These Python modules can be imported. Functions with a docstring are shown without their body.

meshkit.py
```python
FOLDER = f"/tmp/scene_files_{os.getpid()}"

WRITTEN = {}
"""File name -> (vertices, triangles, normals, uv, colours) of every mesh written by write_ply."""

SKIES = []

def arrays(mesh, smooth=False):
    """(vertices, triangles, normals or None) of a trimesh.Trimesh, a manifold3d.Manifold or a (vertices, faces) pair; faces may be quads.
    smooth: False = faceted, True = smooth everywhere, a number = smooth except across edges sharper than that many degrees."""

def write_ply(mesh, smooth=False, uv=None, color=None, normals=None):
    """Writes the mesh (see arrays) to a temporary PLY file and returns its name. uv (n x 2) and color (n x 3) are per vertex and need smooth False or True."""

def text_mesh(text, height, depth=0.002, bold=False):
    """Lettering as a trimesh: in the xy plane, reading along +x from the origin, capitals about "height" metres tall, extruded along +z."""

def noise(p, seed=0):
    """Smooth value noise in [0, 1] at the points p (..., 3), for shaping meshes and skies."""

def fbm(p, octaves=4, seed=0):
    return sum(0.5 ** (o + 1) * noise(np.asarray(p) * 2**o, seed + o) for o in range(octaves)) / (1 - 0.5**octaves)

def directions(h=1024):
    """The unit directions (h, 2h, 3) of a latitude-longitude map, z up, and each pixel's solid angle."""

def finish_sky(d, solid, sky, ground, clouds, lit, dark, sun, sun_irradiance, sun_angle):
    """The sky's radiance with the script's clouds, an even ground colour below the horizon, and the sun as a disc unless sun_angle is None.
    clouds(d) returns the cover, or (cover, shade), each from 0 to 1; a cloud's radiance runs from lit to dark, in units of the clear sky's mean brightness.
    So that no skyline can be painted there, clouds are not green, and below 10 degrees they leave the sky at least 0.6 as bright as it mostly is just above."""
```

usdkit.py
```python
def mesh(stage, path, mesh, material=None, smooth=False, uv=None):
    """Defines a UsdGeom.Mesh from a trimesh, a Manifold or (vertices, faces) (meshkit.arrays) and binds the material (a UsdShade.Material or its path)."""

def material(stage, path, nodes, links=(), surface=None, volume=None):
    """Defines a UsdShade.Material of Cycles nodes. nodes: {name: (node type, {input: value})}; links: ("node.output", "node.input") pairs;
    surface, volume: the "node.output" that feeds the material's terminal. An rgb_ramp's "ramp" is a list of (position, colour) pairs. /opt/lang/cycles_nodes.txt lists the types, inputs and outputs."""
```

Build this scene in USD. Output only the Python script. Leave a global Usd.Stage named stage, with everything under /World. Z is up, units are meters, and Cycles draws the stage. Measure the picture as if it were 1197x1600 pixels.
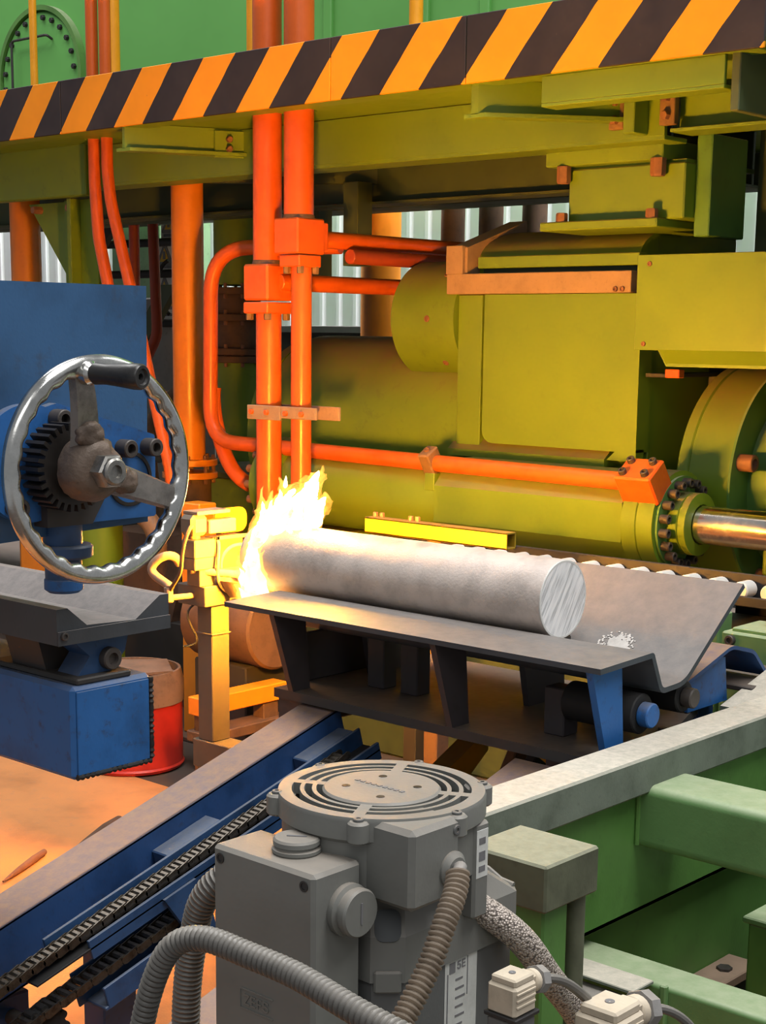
import math, random
import numpy as np, trimesh, usdkit, meshkit
import manifold3d as m3
from shapely.geometry import Polygon, Point, box as sbox
from shapely.ops import unary_union
from pxr import Usd, UsdGeom, UsdLux, UsdShade, Gf, Sdf, Vt
random.seed(7); rng = np.random.default_rng(7)
stage = Usd.Stage.CreateInMemory()
UsdGeom.SetStageUpAxis(stage, UsdGeom.Tokens.z); UsdGeom.SetStageMetersPerUnit(stage, 1.0)
stage.SetDefaultPrim(UsdGeom.Xform.Define(stage, '/World').GetPrim())
UsdGeom.Scope.Define(stage, '/World/Looks')
V = lambda *a: np.array(a, float)

# ------------------------------------------------------------------ camera, light, exposure
EYE = V(0, 0, 1.75); YAW, PITCH, ROLL = 2.3012, 0.1828, 0.01154      # x runs along the press, y into the hall
FOCAL, CX, CY, PW, PH = 2432.0, 598.5, 970.0, 1197.0, 1600.0
fw = V(math.cos(YAW)*math.cos(PITCH), math.sin(YAW)*math.cos(PITCH), -math.sin(PITCH))
rt0 = V(math.sin(YAW), -math.cos(YAW), 0); up0 = np.cross(rt0, fw)
rt = math.cos(ROLL)*rt0 + math.sin(ROLL)*up0; up = -math.sin(ROLL)*rt0 + math.cos(ROLL)*up0
cam = UsdGeom.Camera.Define(stage, '/World/camera')
cam.AddTransformOp().Set(Gf.Matrix4d(*rt, 0, *up, 0, *(-fw), 0, *EYE, 1))
cam.CreateHorizontalApertureAttr(36.0); cam.CreateVerticalApertureAttr(36.0*PH/PW)
cam.CreateFocalLengthAttr(36.0*FOCAL/PW)
cam.CreateHorizontalApertureOffsetAttr(36.0*(PW/2-CX)/PW)
cam.CreateVerticalApertureOffsetAttr(36.0*(CY-PH/2)/PW)              # the photograph is the upper part of the lens's field
cam.CreateClippingRangeAttr(Gf.Vec2f(0.05, 200))
cam.CreateExposureAttr(0.0)
FLAME_POWER, TIP_POWER, VEIL_POWER = 2200.0, 1450.0, 12.0
dome = UsdLux.DomeLight.Define(stage, '/World/hall_ambient'); dome.CreateIntensityAttr(0.10); dome.CreateColorAttr(Gf.Vec3f(.96, .98, 1.0))
def skylight(name, x, y, z, w, h, power, col=(1, .985, .965)):
    l = UsdLux.RectLight.Define(stage, '/World/' + name)
    l.AddTranslateOp().Set(Gf.Vec3d(x, y, z)); l.CreateWidthAttr(w); l.CreateHeightAttr(h)
    l.CreateIntensityAttr(power); l.CreateColorAttr(Gf.Vec3f(*col))
skylight('roof_light_middle', 0.4, 2.6, 8.0, 7, 3.0, 11.5)
skylight('roof_light_front', 1.6, -2.2, 5.5, 4, 4, 2.3)
skylight('roof_light_back', -9.0, 3.6, 8.5, 6, 3, 7.0)
skylight('roof_light_wall', -8.0, 8.35, 7.5, 16, 1.0, 55.0)

# ------------------------------------------------------------------ materials
def paint(name, col, rough=.45, dust=0.0, dustcol=(.30, .24, .18), grime=.30, scale=5.0, grimecol=(.03, .025, .02), spots=.35, metallic=0.0, bump=.15, spec=.5, coat=0.0, dlo=.35, dhi=.95):
    c = np.array(col)
    nodes = {
        'g': ('geometry', {}),
        'n1': ('noise_texture', {'scale': scale, 'detail': 5.0, 'roughness': .6}),
        'r1': ('rgb_ramp', {'ramp': [(.28, tuple(c*(1-grime))), (.52, tuple(c)), (.78, tuple(np.minimum(c*1.12, .95)))]}),
        'n2': ('noise_texture', {'scale': scale*5.3, 'detail': 6.0, 'roughness': .7}),
        'r2': ('rgb_ramp', {'ramp': [(.56, (0, 0, 0)), (.74, (spots, spots, spots))]}),
        'm2': ('mix_color', {'b': tuple(grimecol)}),
        'sx': ('separate_xyz', {}),
        'mr': ('map_range', {'from_min': dlo, 'from_max': dhi, 'to_min': 0.0, 'to_max': dust, 'clamp': True}),
        'r3': ('rgb_ramp', {'ramp': [(.25, (.55,)*3), (.65, (1, 1, 1))]}),
        'dm': ('math', {'math_type': 'multiply'}),
        'm3': ('mix_color', {'b': tuple(dustcol)}),
        'rr': ('map_range', {'from_min': .3, 'from_max': .7, 'to_min': max(rough-.08, .03), 'to_max': min(rough+.12, 1.0), 'clamp': True}),
        'n4': ('noise_texture', {'scale': 140.0, 'detail': 3.0}),
        'bp': ('bump', {'strength': bump, 'distance': .002}),
        'p': ('principled_bsdf', {'metallic': metallic, 'specular_ior_level': spec, 'coat_weight': coat, 'coat_roughness': .2}),
    }
    links = [('g.position', 'n1.vector'), ('g.position', 'n2.vector'), ('g.position', 'n4.vector'), ('n1.fac', 'r1.fac'), ('n2.fac', 'r2.fac'),
             ('r1.color', 'm2.a'), ('r2.color', 'm2.fac'), ('g.normal', 'sx.vector'), ('sx.z', 'mr.value'), ('n2.fac', 'r3.fac'), ('mr.result', 'dm.value1'), ('r3.color', 'dm.value2'),
             ('dm.value', 'm3.fac'), ('m2.result', 'm3.a'), ('m3.result', 'p.base_color'), ('n1.fac', 'rr.value'), ('rr.result', 'p.roughness'),
             ('n4.fac', 'bp.height'), ('bp.normal', 'p.normal')]
    return usdkit.material(stage, '/World/Looks/' + name, nodes, links, surface='p.BSDF')

GREEN = (.140, .228, .014)
M = {}
M['green'] = paint('press_green', GREEN, rough=.42, dust=.85, dustcol=(.20, .13, .08), grime=.12, spots=.10, scale=2.2)
M['green_dusty'] = paint('press_green_dusty', GREEN, rough=.55, dust=1.0, dustcol=(.19, .115, .07), grime=.2, spots=.25, scale=3)
M['tank_green'] = paint('tank_green', (.105, .34, .075), rough=.5, grime=.14, spots=.05, scale=.9, bump=.05)
M['frame_green'] = paint('frame_green', (.085, .21, .045), rough=.5, dust=.9, dustcol=(.36, .38, .27), grime=.28, spots=.25, scale=4)
M['frame_green_pale'] = paint('frame_green_pale', (.11, .23, .08), rough=.5, dust=.95, dustcol=(.36, .42, .27), grime=.2, spots=.2, scale=5)
M['block_green'] = paint('cap_green', (.11, .12, .075), rough=.65, dust=.95, dustcol=(.30, .30, .21), grime=.45, spots=.3, scale=9)
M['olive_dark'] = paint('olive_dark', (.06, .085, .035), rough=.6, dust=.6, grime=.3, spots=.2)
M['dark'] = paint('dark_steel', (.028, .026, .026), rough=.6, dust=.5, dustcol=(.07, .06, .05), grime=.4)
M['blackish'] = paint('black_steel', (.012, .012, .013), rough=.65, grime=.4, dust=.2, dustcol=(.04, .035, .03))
M['orange'] = paint('pipe_orange', (.62, .105, .012), rough=.33, dust=.25, dustcol=(.3, .12, .06), grime=.1, spots=.06, spec=.45)
M['red_pipe'] = paint('pipe_dull_red', (.33, .05, .02), rough=.5, grime=.2)
M['yellow_pole'] = paint('pole_orange_yellow', (.90, .36, .010), rough=.42, grime=.12, spots=.1)
M['column_orange'] = paint('column_orange', (.80, .25, .010), rough=.38, grime=.10, spots=.08)
M['yellow'] = paint('guard_yellow', (.40, .255, .012), rough=.5, dust=.7, dustcol=(.25, .13, .06), grime=.15, spots=.25)
M['rust'] = paint('rust_primer', (.30, .20, .14), rough=.7, grime=.25, spots=.25, scale=12, dust=.3)
M['rust_dark'] = paint('rust_dark', (.12, .065, .04), rough=.75, grime=.4, spots=.4, scale=12)
M['primer'] = paint('burner_brown', (.125, .105, .085), rough=.6, grime=.3, spots=.15)
M['bolt'] = paint('bolt_steel', (.07, .06, .055), rough=.5, metallic=.3, grime=.3, scale=20)
M['bolt_rust'] = paint('bolt_rust', (.22, .10, .06), rough=.65, grime=.3, scale=20)
M['chrome'] = paint('rod_chrome', (.72, .68, .63), rough=.16, metallic=1.0, grime=.1, spots=.05, bump=.02)
M['wheel'] = paint('wheel_aluminium', (.62, .62, .60), rough=.20, metallic=1.0, grime=.25, spots=.2, scale=14, bump=.05)
M['wheel_arm'] = paint('wheel_arm_cast', (.30, .275, .25), rough=.36, metallic=.75, grime=.4, spots=.5, scale=16, grimecol=(.10, .065, .04))
M['greasy'] = paint('greasy_hub', (.14, .10, .075), rough=.5, metallic=.2, grime=.5, spots=.75, scale=18, grimecol=(.06, .04, .025), bump=.6)
M['nut'] = paint('nut_steel', (.30, .29, .27), rough=.35, metallic=.8, grime=.35, scale=30)
M['black_plastic'] = paint('handle_black', (.022, .021, .021), rough=.38, grime=.3, scale=20)
M['pocket'] = paint('pocket_dark', (.050, .056, .060), rough=.55, grime=.1, spots=.05)
M['gear'] = paint('gear_dark', (.035, .030, .027), rough=.45, metallic=.4, grime=.4, scale=20)
M['blue'] = paint('loader_blue', (.014, .105, .33), rough=.5, dust=.85, dustcol=(.14, .14, .14), grime=.55, spots=.75, scale=6)
M['blue_plate'] = paint('loader_blue_plate', (.022, .085, .20), rough=.55, dust=.6, grime=.45, spots=.45, scale=4)
M['rail_blue'] = paint('rail_blue', (.017, .062, .19), rough=.5, dust=1.0, dustcol=(.31, .195, .13), grime=.45, spots=.5, scale=6, grimecol=(.02, .022, .03), dlo=.5)
M['track_blue'] = paint('track_blue', (.02, .065, .17), rough=.5, dust=.8, dustcol=(.13, .14, .16), grime=.5, spots=.5, scale=9, grimecol=(.02, .02, .025))
M['vblock'] = paint('vblock_steel', (.045, .05, .058), rough=.55, dust=.95, dustcol=(.24, .21, .20), grime=.3, spots=.25, scale=9, dlo=.25, dhi=.7)
M['tray'] = paint('tray_steel', (.055, .065, .08), rough=.55, dust=.95, dustcol=(.205, .182, .166), grime=.3, spots=.12, scale=4, dlo=.15, dhi=.6, bump=.2)
M['tray_base'] = paint('tray_base_steel', (.05, .045, .045), rough=.6, dust=.8, dustcol=(.16, .125, .10), grime=.3, spots=.3, scale=6)
M['dark_purple'] = paint('scorched_steel', (.06, .05, .055), rough=.6, grime=.3)
M['billet'] = paint('aluminium_billet', (.62, .54, .49), rough=.52, metallic=.25, grime=.35, spots=.30, scale=9, grimecol=(.25, .20, .17), bump=.35)
M['powder'] = paint('white_powder', (.55, .52, .49), rough=.8, grime=.3, spots=.5, scale=14, grimecol=(.32, .28, .25))
M['roller'] = paint('roller_white', (.62, .62, .60), rough=.45, grime=.15, spots=.1)
M['beamtop'] = paint('beam_grey_green', (.14, .17, .135), rough=.65, dust=1.0, dustcol=(.55, .50, .42), grime=.35, spots=.3, scale=11, dlo=.5)
M['grey'] = paint('motor_grey', (.165, .168, .156), rough=.50, dust=.75, dustcol=(.25, .215, .18), grime=.10, spots=.06, scale=6, bump=.12, dlo=.3)
M['grey_dark'] = paint('motor_grey_dark', (.105, .109, .109), rough=.5, dust=.7, dustcol=(.22, .18, .15), grime=.15, spots=.08, scale=6, dlo=.3)
M['conduit'] = paint('conduit_grey', (.105, .100, .092), rough=.42, dust=.6, dustcol=(.26, .24, .21), grime=.2, spots=.15, scale=20)
M['conduit_tan'] = paint('conduit_tan', (.30, .245, .19), rough=.6, grime=.25, spots=.3, scale=30, grimecol=(.08, .06, .05))
M['cream'] = paint('connector_cream', (.50, .43, .33), rough=.6, dust=.5, dustcol=(.55, .48, .38), grime=.2, spots=.2, scale=30)
M['connector_grey'] = paint('connector_grey', (.21, .205, .20), rough=.55, dust=.3, grime=.2, spots=.15, scale=30)
M['label'] = paint('label_silver', (.56, .57, .55), rough=.4, grime=.15, spots=.1, scale=25)
M['print'] = paint('label_print', (.16, .16, .17), rough=.5, grime=.1)
M['drum_red'] = paint('drum_red', (.52, .028, .018), rough=.42, grime=.2, spots=.15)
M['drum_lid'] = paint('drum_lid_dusty', (.22, .13, .085), rough=.8, grime=.4, spots=.4, scale=10)
M['concrete'] = paint('floor_concrete', (.075, .055, .045), rough=.85, grime=.4, spots=.4, scale=2.5)
M['floor_plate'] = paint('floor_plate_oxide', (.60, .245, .080), rough=.75, grime=.30, spots=.35, scale=3.5, grimecol=(.30, .20, .13), bump=.4)
M['cladding'] = paint('cladding_pale_blue', (.56, .56, .61), rough=.5, grime=.06, spots=.02, scale=1)
M['cladding_dark'] = paint('wall_dark', (.03, .03, .032), rough=.8)
M['sign_white'] = paint('sign_white', (.62, .62, .60), rough=.5, grime=.1)
M['sign_yellow'] = paint('sign_yellow', (.62, .40, .04), rough=.5, grime=.1)
M['hall_green'] = paint('cabinet_pale_green', (.22, .36, .21), rough=.5, grime=.12)
M['grey_wall'] = paint('cabinet_grey', (.26, .25, .24), rough=.6, grime=.3)
M['red'] = paint('valve_red', (.55, .02, .025), rough=.4, grime=.1)
M['bronze'] = paint('bracket_brown', (.20, .115, .06), rough=.6, grime=.4, scale=14)

def stripe_material():
    nodes = {'g': ('geometry', {}), 's': ('separate_xyz', {}),
             'z': ('math', {'math_type': 'multiply_add', 'value2': -.87, 'value3': 2.585*.87 + 6.14 + 3.750}),
             'a': ('math', {'math_type': 'add'}), 'n0': ('noise_texture', {'scale': 9.0, 'detail': 3.0}),
             'w': ('math', {'math_type': 'multiply_add', 'value2': .012, 'value3': -.006}), 'a2': ('math', {'math_type': 'add'}),
             'd': ('math', {'math_type': 'divide', 'value2': .3750}), 'f': ('math', {'math_type': 'fraction'}),
             'l': ('math', {'math_type': 'less_than', 'value2': .49}),
             'n': ('noise_texture', {'scale': 4.0, 'detail': 6.0, 'roughness': .65}),
             'rb': ('rgb_ramp', {'ramp': [(.3, (.016, .014, .020)), (.6, (.030, .025, .030)), (.8, (.05, .04, .04))]}),
             'ry': ('rgb_ramp', {'ramp': [(.3, (.70, .26, .006)), (.7, (.78, .30, .008))]}),
             'm': ('mix_color', {}), 'n2': ('noise_texture', {'scale': 28.0, 'detail': 5.0, 'roughness': .75}),
             'r2': ('rgb_ramp', {'ramp': [(.68, (0, 0, 0)), (.78, (.5, .5, .5))]}), 'm2': ('mix_color', {'b': (.16, .09, .05)}),
             'p': ('principled_bsdf', {'roughness': .55, 'specular_ior_level': .3})}
    links = [('g.position', 's.vector'), ('s.z', 'z.value1'), ('s.x', 'a.value1'), ('z.value', 'a.value2'), ('g.position', 'n0.vector'), ('n0.fac', 'w.value1'),
             ('a.value', 'a2.value1'), ('w.value', 'a2.value2'), ('a2.value', 'd.value1'), ('d.value', 'f.value1'), ('f.value', 'l.value1'),
             ('g.position', 'n.vector'), ('n.fac', 'rb.fac'), ('n.fac', 'ry.fac'), ('l.value', 'm.fac'), ('rb.color', 'm.a'), ('ry.color', 'm.b'),
             ('g.position', 'n2.vector'), ('n2.fac', 'r2.fac'), ('r2.color', 'm2.fac'), ('m.result', 'm2.a'), ('m2.result', 'p.base_color')]
    return usdkit.material(stage, '/World/Looks/hazard_stripes', nodes, links, surface='p.BSDF')
M['stripes'] = stripe_material()

def billet_end():
    nodes = {'g': ('geometry', {}), 'vr': ('vector_rotate', {'rotate_type': 'x_axis', 'angle': .55}), 'mp': ('mapping', {'scale': (1, 1, .09)}),
             'n': ('noise_texture', {'scale': 95.0, 'detail': 5.0, 'roughness': .6}), 'r': ('rgb_ramp', {'ramp': [(.40, (.50, .51, .52)), (.52, (.80, .81, .82)), (.64, (.92, .92, .92))]}),
             'b': ('bump', {'strength': .3, 'distance': .001}), 'p': ('principled_bsdf', {'roughness': .45, 'metallic': .15})}
    return usdkit.material(stage, '/World/Looks/billet_sawn_end', nodes, [('g.position', 'vr.vector'), ('vr.vector', 'mp.vector'), ('mp.vector', 'n.vector'), ('n.fac', 'r.fac'), ('r.color', 'p.base_color'), ('n.fac', 'b.height'), ('b.normal', 'p.normal')], surface='p.BSDF')
M['billet_end'] = billet_end()

def braid_material():
    nodes = {'g': ('geometry', {}), 'v': ('voronoi_texture', {'scale': 290.0}), 'r': ('rgb_ramp', {'ramp': [(.15, (.62, .55, .49)), (.5, (.42, .36, .32)), (.85, (.10, .085, .075))]}),
             'b': ('bump', {'strength': .9, 'distance': .003, 'invert': True}), 'p': ('principled_bsdf', {'roughness': .5, 'metallic': .3})}
    return usdkit.material(stage, '/World/Looks/braided_steel', nodes, [('g.position', 'v.vector'), ('v.distance', 'r.fac'), ('r.color', 'p.base_color'), ('v.distance', 'b.height'), ('b.normal', 'p.normal')], surface='p.BSDF')
M['braid'] = braid_material()

M['flame_core'] = usdkit.material(stage, '/World/Looks/flame_core', {'e': ('emission', {'color': (1.0, .375, .020), 'strength': FLAME_POWER})}, [], surface='e.emission')
M['flame_tip'] = usdkit.material(stage, '/World/Looks/flame_tip', {'e': ('emission', {'color': (1.0, .42, .05), 'strength': TIP_POWER})}, [], surface='e.emission')
M['flame_veil'] = usdkit.material(stage, '/World/Looks/flame_veil', {'e': ('emission', {'color': (1.0, .50, .14), 'strength': VEIL_POWER})}, [], surface='e.emission')
M['flame_edge'] = usdkit.material(stage, '/World/Looks/flame_edge', {
    'lw': ('layer_weight', {'blend': .35}), 'g': ('geometry', {}), 'n': ('noise_texture', {'scale': 18.0, 'detail': 3.0}),
    'mr': ('map_range', {'from_min': 0.0, 'from_max': .8, 'to_min': .62, 'to_max': 0.0, 'clamp': True}), 'mm': ('math', {'math_type': 'multiply'}),
    't': ('transparent_bsdf', {}), 'e': ('emission', {'color': (1.0, .40, .06), 'strength': 4.0}), 'm': ('mix_closure', {})},
    [('lw.facing', 'mr.value'), ('g.position', 'n.vector'), ('mr.result', 'mm.value1'), ('n.fac', 'mm.value2'), ('mm.value', 'm.fac'), ('t.BSDF', 'm.closure1'), ('e.emission', 'm.closure2')], surface='m.closure')

# ------------------------------------------------------------------ shapes
def tm(v, f): return trimesh.Trimesh(np.asarray(v, float), np.asarray(f, int), process=False)
def cat(*ms):
    ms = [m for m in ms if m is not None]
    return ms[0] if len(ms) == 1 else trimesh.util.concatenate(ms)
_bt = None
def cbox(s, b):
    """box of size s about the origin with chamfered edges"""
    h = np.array(s, float)/2; b = min(b, h.min()*.45)
    pts = []
    for sx in (-1, 1):
        for sy in (-1, 1):
            for sz in (-1, 1):
                c = V(sx, sy, sz)*h
                for k in range(3):
                    p = c - V(sx, sy, sz)*b; p[k] = c[k]; pts.append(p)
    return trimesh.Trimesh(pts, process=False).convex_hull if b > 0 else trimesh.creation.box(s)
def box(x0, x1, y0, y1, z0, z1, b=.004):
    m = cbox((abs(x1-x0), abs(y1-y0), abs(z1-z0)), b); m.apply_translation(((x0+x1)/2, (y0+y1)/2, (z0+z1)/2)); return m
def rot(axis, deg): return trimesh.transformations.rotation_matrix(math.radians(deg), axis)
def obox(c, s, R=None, b=.004):
    m = cbox(s, b)
    if R is not None: m.apply_transform(R)
    m.apply_translation(c); return m
def frame(d):
    d = np.array(d, float)/np.linalg.norm(d); a = V(0, 0, 1) if abs(d[2]) < .9 else V(1, 0, 0)
    u = np.cross(a, d); u /= np.linalg.norm(u); return u, np.cross(d, u), d
def lathe(prof, p, d, seg=28):
    """profile of (radius, distance along d from p)"""
    u, w, d = frame(d); p = np.array(p, float); a = np.arange(seg)/seg*2*math.pi
    ring = np.cos(a)[:, None]*u + np.sin(a)[:, None]*w
    v, f, prev = [], [], None
    for r, t in prof:
        if r < 1e-9: cur = [len(v)]; v.append(p + d*t)
        else: cur = list(range(len(v), len(v)+seg)); v.extend(p + d*t + ring*r)
        if prev is not None:
            for i in range(seg):
                j = (i+1) % seg
                if len(prev) == 1 and len(cur) > 1: f.append((prev[0], cur[j], cur[i]))
                elif len(cur) == 1 and len(prev) > 1: f.append((prev[i], prev[j], cur[0]))
                elif len(prev) > 1: f += [(prev[i], prev[j], cur[j]), (prev[i], cur[j], cur[i])]
        prev = cur
    return tm(v, f)
def cyl(p, q, r, seg=24, b=.003):
    p, q = np.array(p, float), np.array(q, float); L = np.linalg.norm(q-p); b = min(b, r*.4, L*.4)
    return lathe([(0, 0), (r-b, 0), (r, b), (r, L-b), (r-b, L), (0, L)], p, q-p, seg)
def ringy(p, d, ri, ro, t, seg=32, b=.003):
    return lathe([(ri, 0), (ro-b, 0), (ro, b), (ro, t-b), (ro-b, t), (ri, t), (ri, 0)], p, d, seg)
def socket(p, d, r, h, seg=14):
    return lathe([(0, -.004), (r, -.004), (r, h-r*.12), (r*.9, h), (r*.55, h), (r*.5, h*.5), (0, h*.5)], p, d, seg)
def hexbolt(p, d, r, h):
    return lathe([(0, -.002), (r, -.002), (r, h*.85), (r*.86, h), (0, h)], p, d, 6)
def fillet(pts, rad, n=8):
    pts = [np.array(p, float) for p in pts]; out = [pts[0]]
    rads = rad if isinstance(rad, (list, tuple)) else [rad]*(len(pts)-2)
    for i in range(1, len(pts)-1):
        a, b, c = pts[i-1], pts[i], pts[i+1]
        u, w = (a-b), (c-b); lu, lw = np.linalg.norm(u), np.linalg.norm(w); u /= lu; w /= lw
        ang = math.acos(np.clip(u@w, -1, 1)); t = min(rads[i-1]/max(math.tan(ang/2), 1e-6), lu*.48, lw*.48)
        p0, p1 = b+u*t, b+w*t
        for k in range(n+1):
            s = k/n; out.append((1-s)**2*p0 + 2*s*(1-s)*b + s*s*p1)
    return out + [pts[-1]]
def resample(path, step):
    P = np.array(path, float); s = np.r_[0, np.cumsum(np.linalg.norm(np.diff(P, axis=0), axis=1))]
    t = np.linspace(0, s[-1], max(2, int(round(s[-1]/step))+1))
    return np.stack([np.interp(t, s, P[:, k]) for k in range(3)], 1)
def spline(pts, n=60):
    from scipy.interpolate import CubicSpline
    P = np.array(pts, float); s = np.r_[0, np.cumsum(np.linalg.norm(np.diff(P, axis=0), axis=1))]
    return CubicSpline(s, P)(np.linspace(0, s[-1], n))
def tube(path, r, seg=16, rf=None, closed=False):
    P = np.array(path, float); n = len(P)
    if closed: T = np.roll(P, -1, 0) - np.roll(P, 1, 0)
    else: T = np.gradient(P, axis=0)
    T /= np.linalg.norm(T, axis=1, keepdims=True)
    u, _, _ = frame(T[0]); a = np.arange(seg)/seg*2*math.pi; v = []
    for i in range(n):
        u = u - T[i]*(u@T[i]); u /= np.linalg.norm(u); w = np.cross(T[i], u)
        rr = r if rf is None else rf(i)
        v.append(P[i] + rr*(np.cos(a)[:, None]*u + np.sin(a)[:, None]*w))
    v = np.vstack(v); f = []
    for i in range(n if closed else n-1):
        k = (i+1) % n
        for j in range(seg):
            j2 = (j+1) % seg; f += [(i*seg+j, i*seg+j2, k*seg+j2), (i*seg+j, k*seg+j2, k*seg+j)]
    if not closed:
        v = np.vstack([v, P[0], P[-1]]); c0, c1 = len(v)-2, len(v)-1
        for j in range(seg):
            j2 = (j+1) % seg; f += [(c0, j2, j), (c1, (n-1)*seg+j, (n-1)*seg+j2)]
    return tm(v, f)
def conduit(pts, r, pitch, depth, n=80, seg=14):
    P = resample(spline(pts, n), pitch/4)
    return tube(P, r, seg, rf=lambda i: r - depth*(0, .15, 1, .85)[i % 4])
def prism(poly, axis, a, b):
    """extrudes a polygon: axis 'x' polygon in (y, z), 'y' in (x, z), 'z' in (x, y)"""
    P = poly if hasattr(poly, 'geom_type') else Polygon(poly)
    if not P.is_valid: P = P.buffer(0)
    if a > b: a, b = b, a
    m = trimesh.creation.extrude_polygon(P, b-a, engine='earcut'); v = m.vertices.copy(); v[:, 2] += a
    if axis == 'x': w = v[:, [2, 0, 1]]; f = m.faces
    elif axis == 'y': w = np.stack([v[:, 0], v[:, 2], v[:, 1]], 1); f = m.faces[:, ::-1]
    else: w, f = v, m.faces
    return tm(w, f)
def sheet(pts, t):
    """a bent strip of thickness t as a polygon, pts its upper side"""
    from shapely.geometry import LineString
    return LineString(pts).buffer(-t, single_sided=True, join_style=2)
def rrect(x0, x1, y0, y1, r, corners=16):
    return sbox(x0+r, y0+r, x1-r, y1-r).buffer(r, quad_segs=4)
def text(s, h, depth, origin, right, upv, bold=False):
    m = meshkit.text_mesh(s, h, depth, bold); r = np.array(right, float); u = np.array(upv, float)
    R = np.stack([r, u, np.cross(r, u)], 1); return tm(m.vertices @ R.T + np.array(origin), m.faces)

# ------------------------------------------------------------------ the tree of things and parts
used = {}
def numbered(parent, name):
    k = (parent, name); n = used.get(k, 0); used[k] = n+1
    return name if n == 0 else f'{name}_{n:03d}'
class Part:
    def __init__(s, name, mesh, mat, label=None, smooth=30, kind=None):
        s.name, s.mesh, s.mat, s.label, s.smooth, s.kind, s.kids = name, mesh, mat, label, smooth, kind, []
    def p(s, name, mesh, mat, label=None, smooth=30):
        k = Part(name, mesh, mat, label, smooth); s.kids.append(k); return k
class Thing(Part):
    def __init__(s, name, label, cat_, group=None, kind=None):
        super().__init__(name, None, None, label); s.cat, s.group, s.kind = cat_, group, kind
    def done(s, shift=(0, 0, 0)):
        for k in s.kids:
            for m in [k] + k.kids: m.mesh.apply_translation(shift)
        pts = np.vstack([m.mesh.bounds for k in s.kids for m in [k] + k.kids])
        lo, hi = pts.min(0), pts.max(0); base = V((lo[0]+hi[0])/2, (lo[1]+hi[1])/2, lo[2])
        path = '/World/' + numbered('', s.name); x = UsdGeom.Xform.Define(stage, path); x.AddTranslateOp().Set(Gf.Vec3d(*base))
        pr = x.GetPrim()
        if s.label: pr.SetCustomDataByKey('label', s.label)
        if s.cat: pr.SetCustomDataByKey('category', s.cat)
        if s.group: pr.SetCustomDataByKey('group', s.group)
        if s.kind: pr.SetCustomDataByKey('kind', s.kind)
        def put(k, parent):
            q = parent + '/' + numbered(parent, k.name); m = k.mesh.copy(); m.vertices = m.vertices - base
            g = usdkit.mesh(stage, q, m, M[k.mat], smooth=k.smooth).GetPrim()
            if k.label: g.SetCustomDataByKey('label', k.label)
            if k.kind: g.SetCustomDataByKey('kind', k.kind)
            for c in k.kids: put(c, q)
        for k in s.kids: put(k, path)
        return s
def single(name, mesh, mat, label, cat_, group=None, smooth=30, kind=None):
    path = '/World/' + numbered('', name); b = mesh.bounds; base = V((b[0][0]+b[1][0])/2, (b[0][1]+b[1][1])/2, b[0][2])
    m = mesh.copy(); m.vertices = m.vertices - base
    g = usdkit.mesh(stage, path, m, M[mat], smooth=smooth); g.AddTranslateOp().Set(Gf.Vec3d(*base)); g = g.GetPrim()
    if label: g.SetCustomDataByKey('label', label)
    if cat_: g.SetCustomDataByKey('category', cat_)
    if group: g.SetCustomDataByKey('group', group)
    if kind: g.SetCustomDataByKey('kind', kind)
def struct(name, label=None): return Thing(name, label, None, kind='structure')

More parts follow.
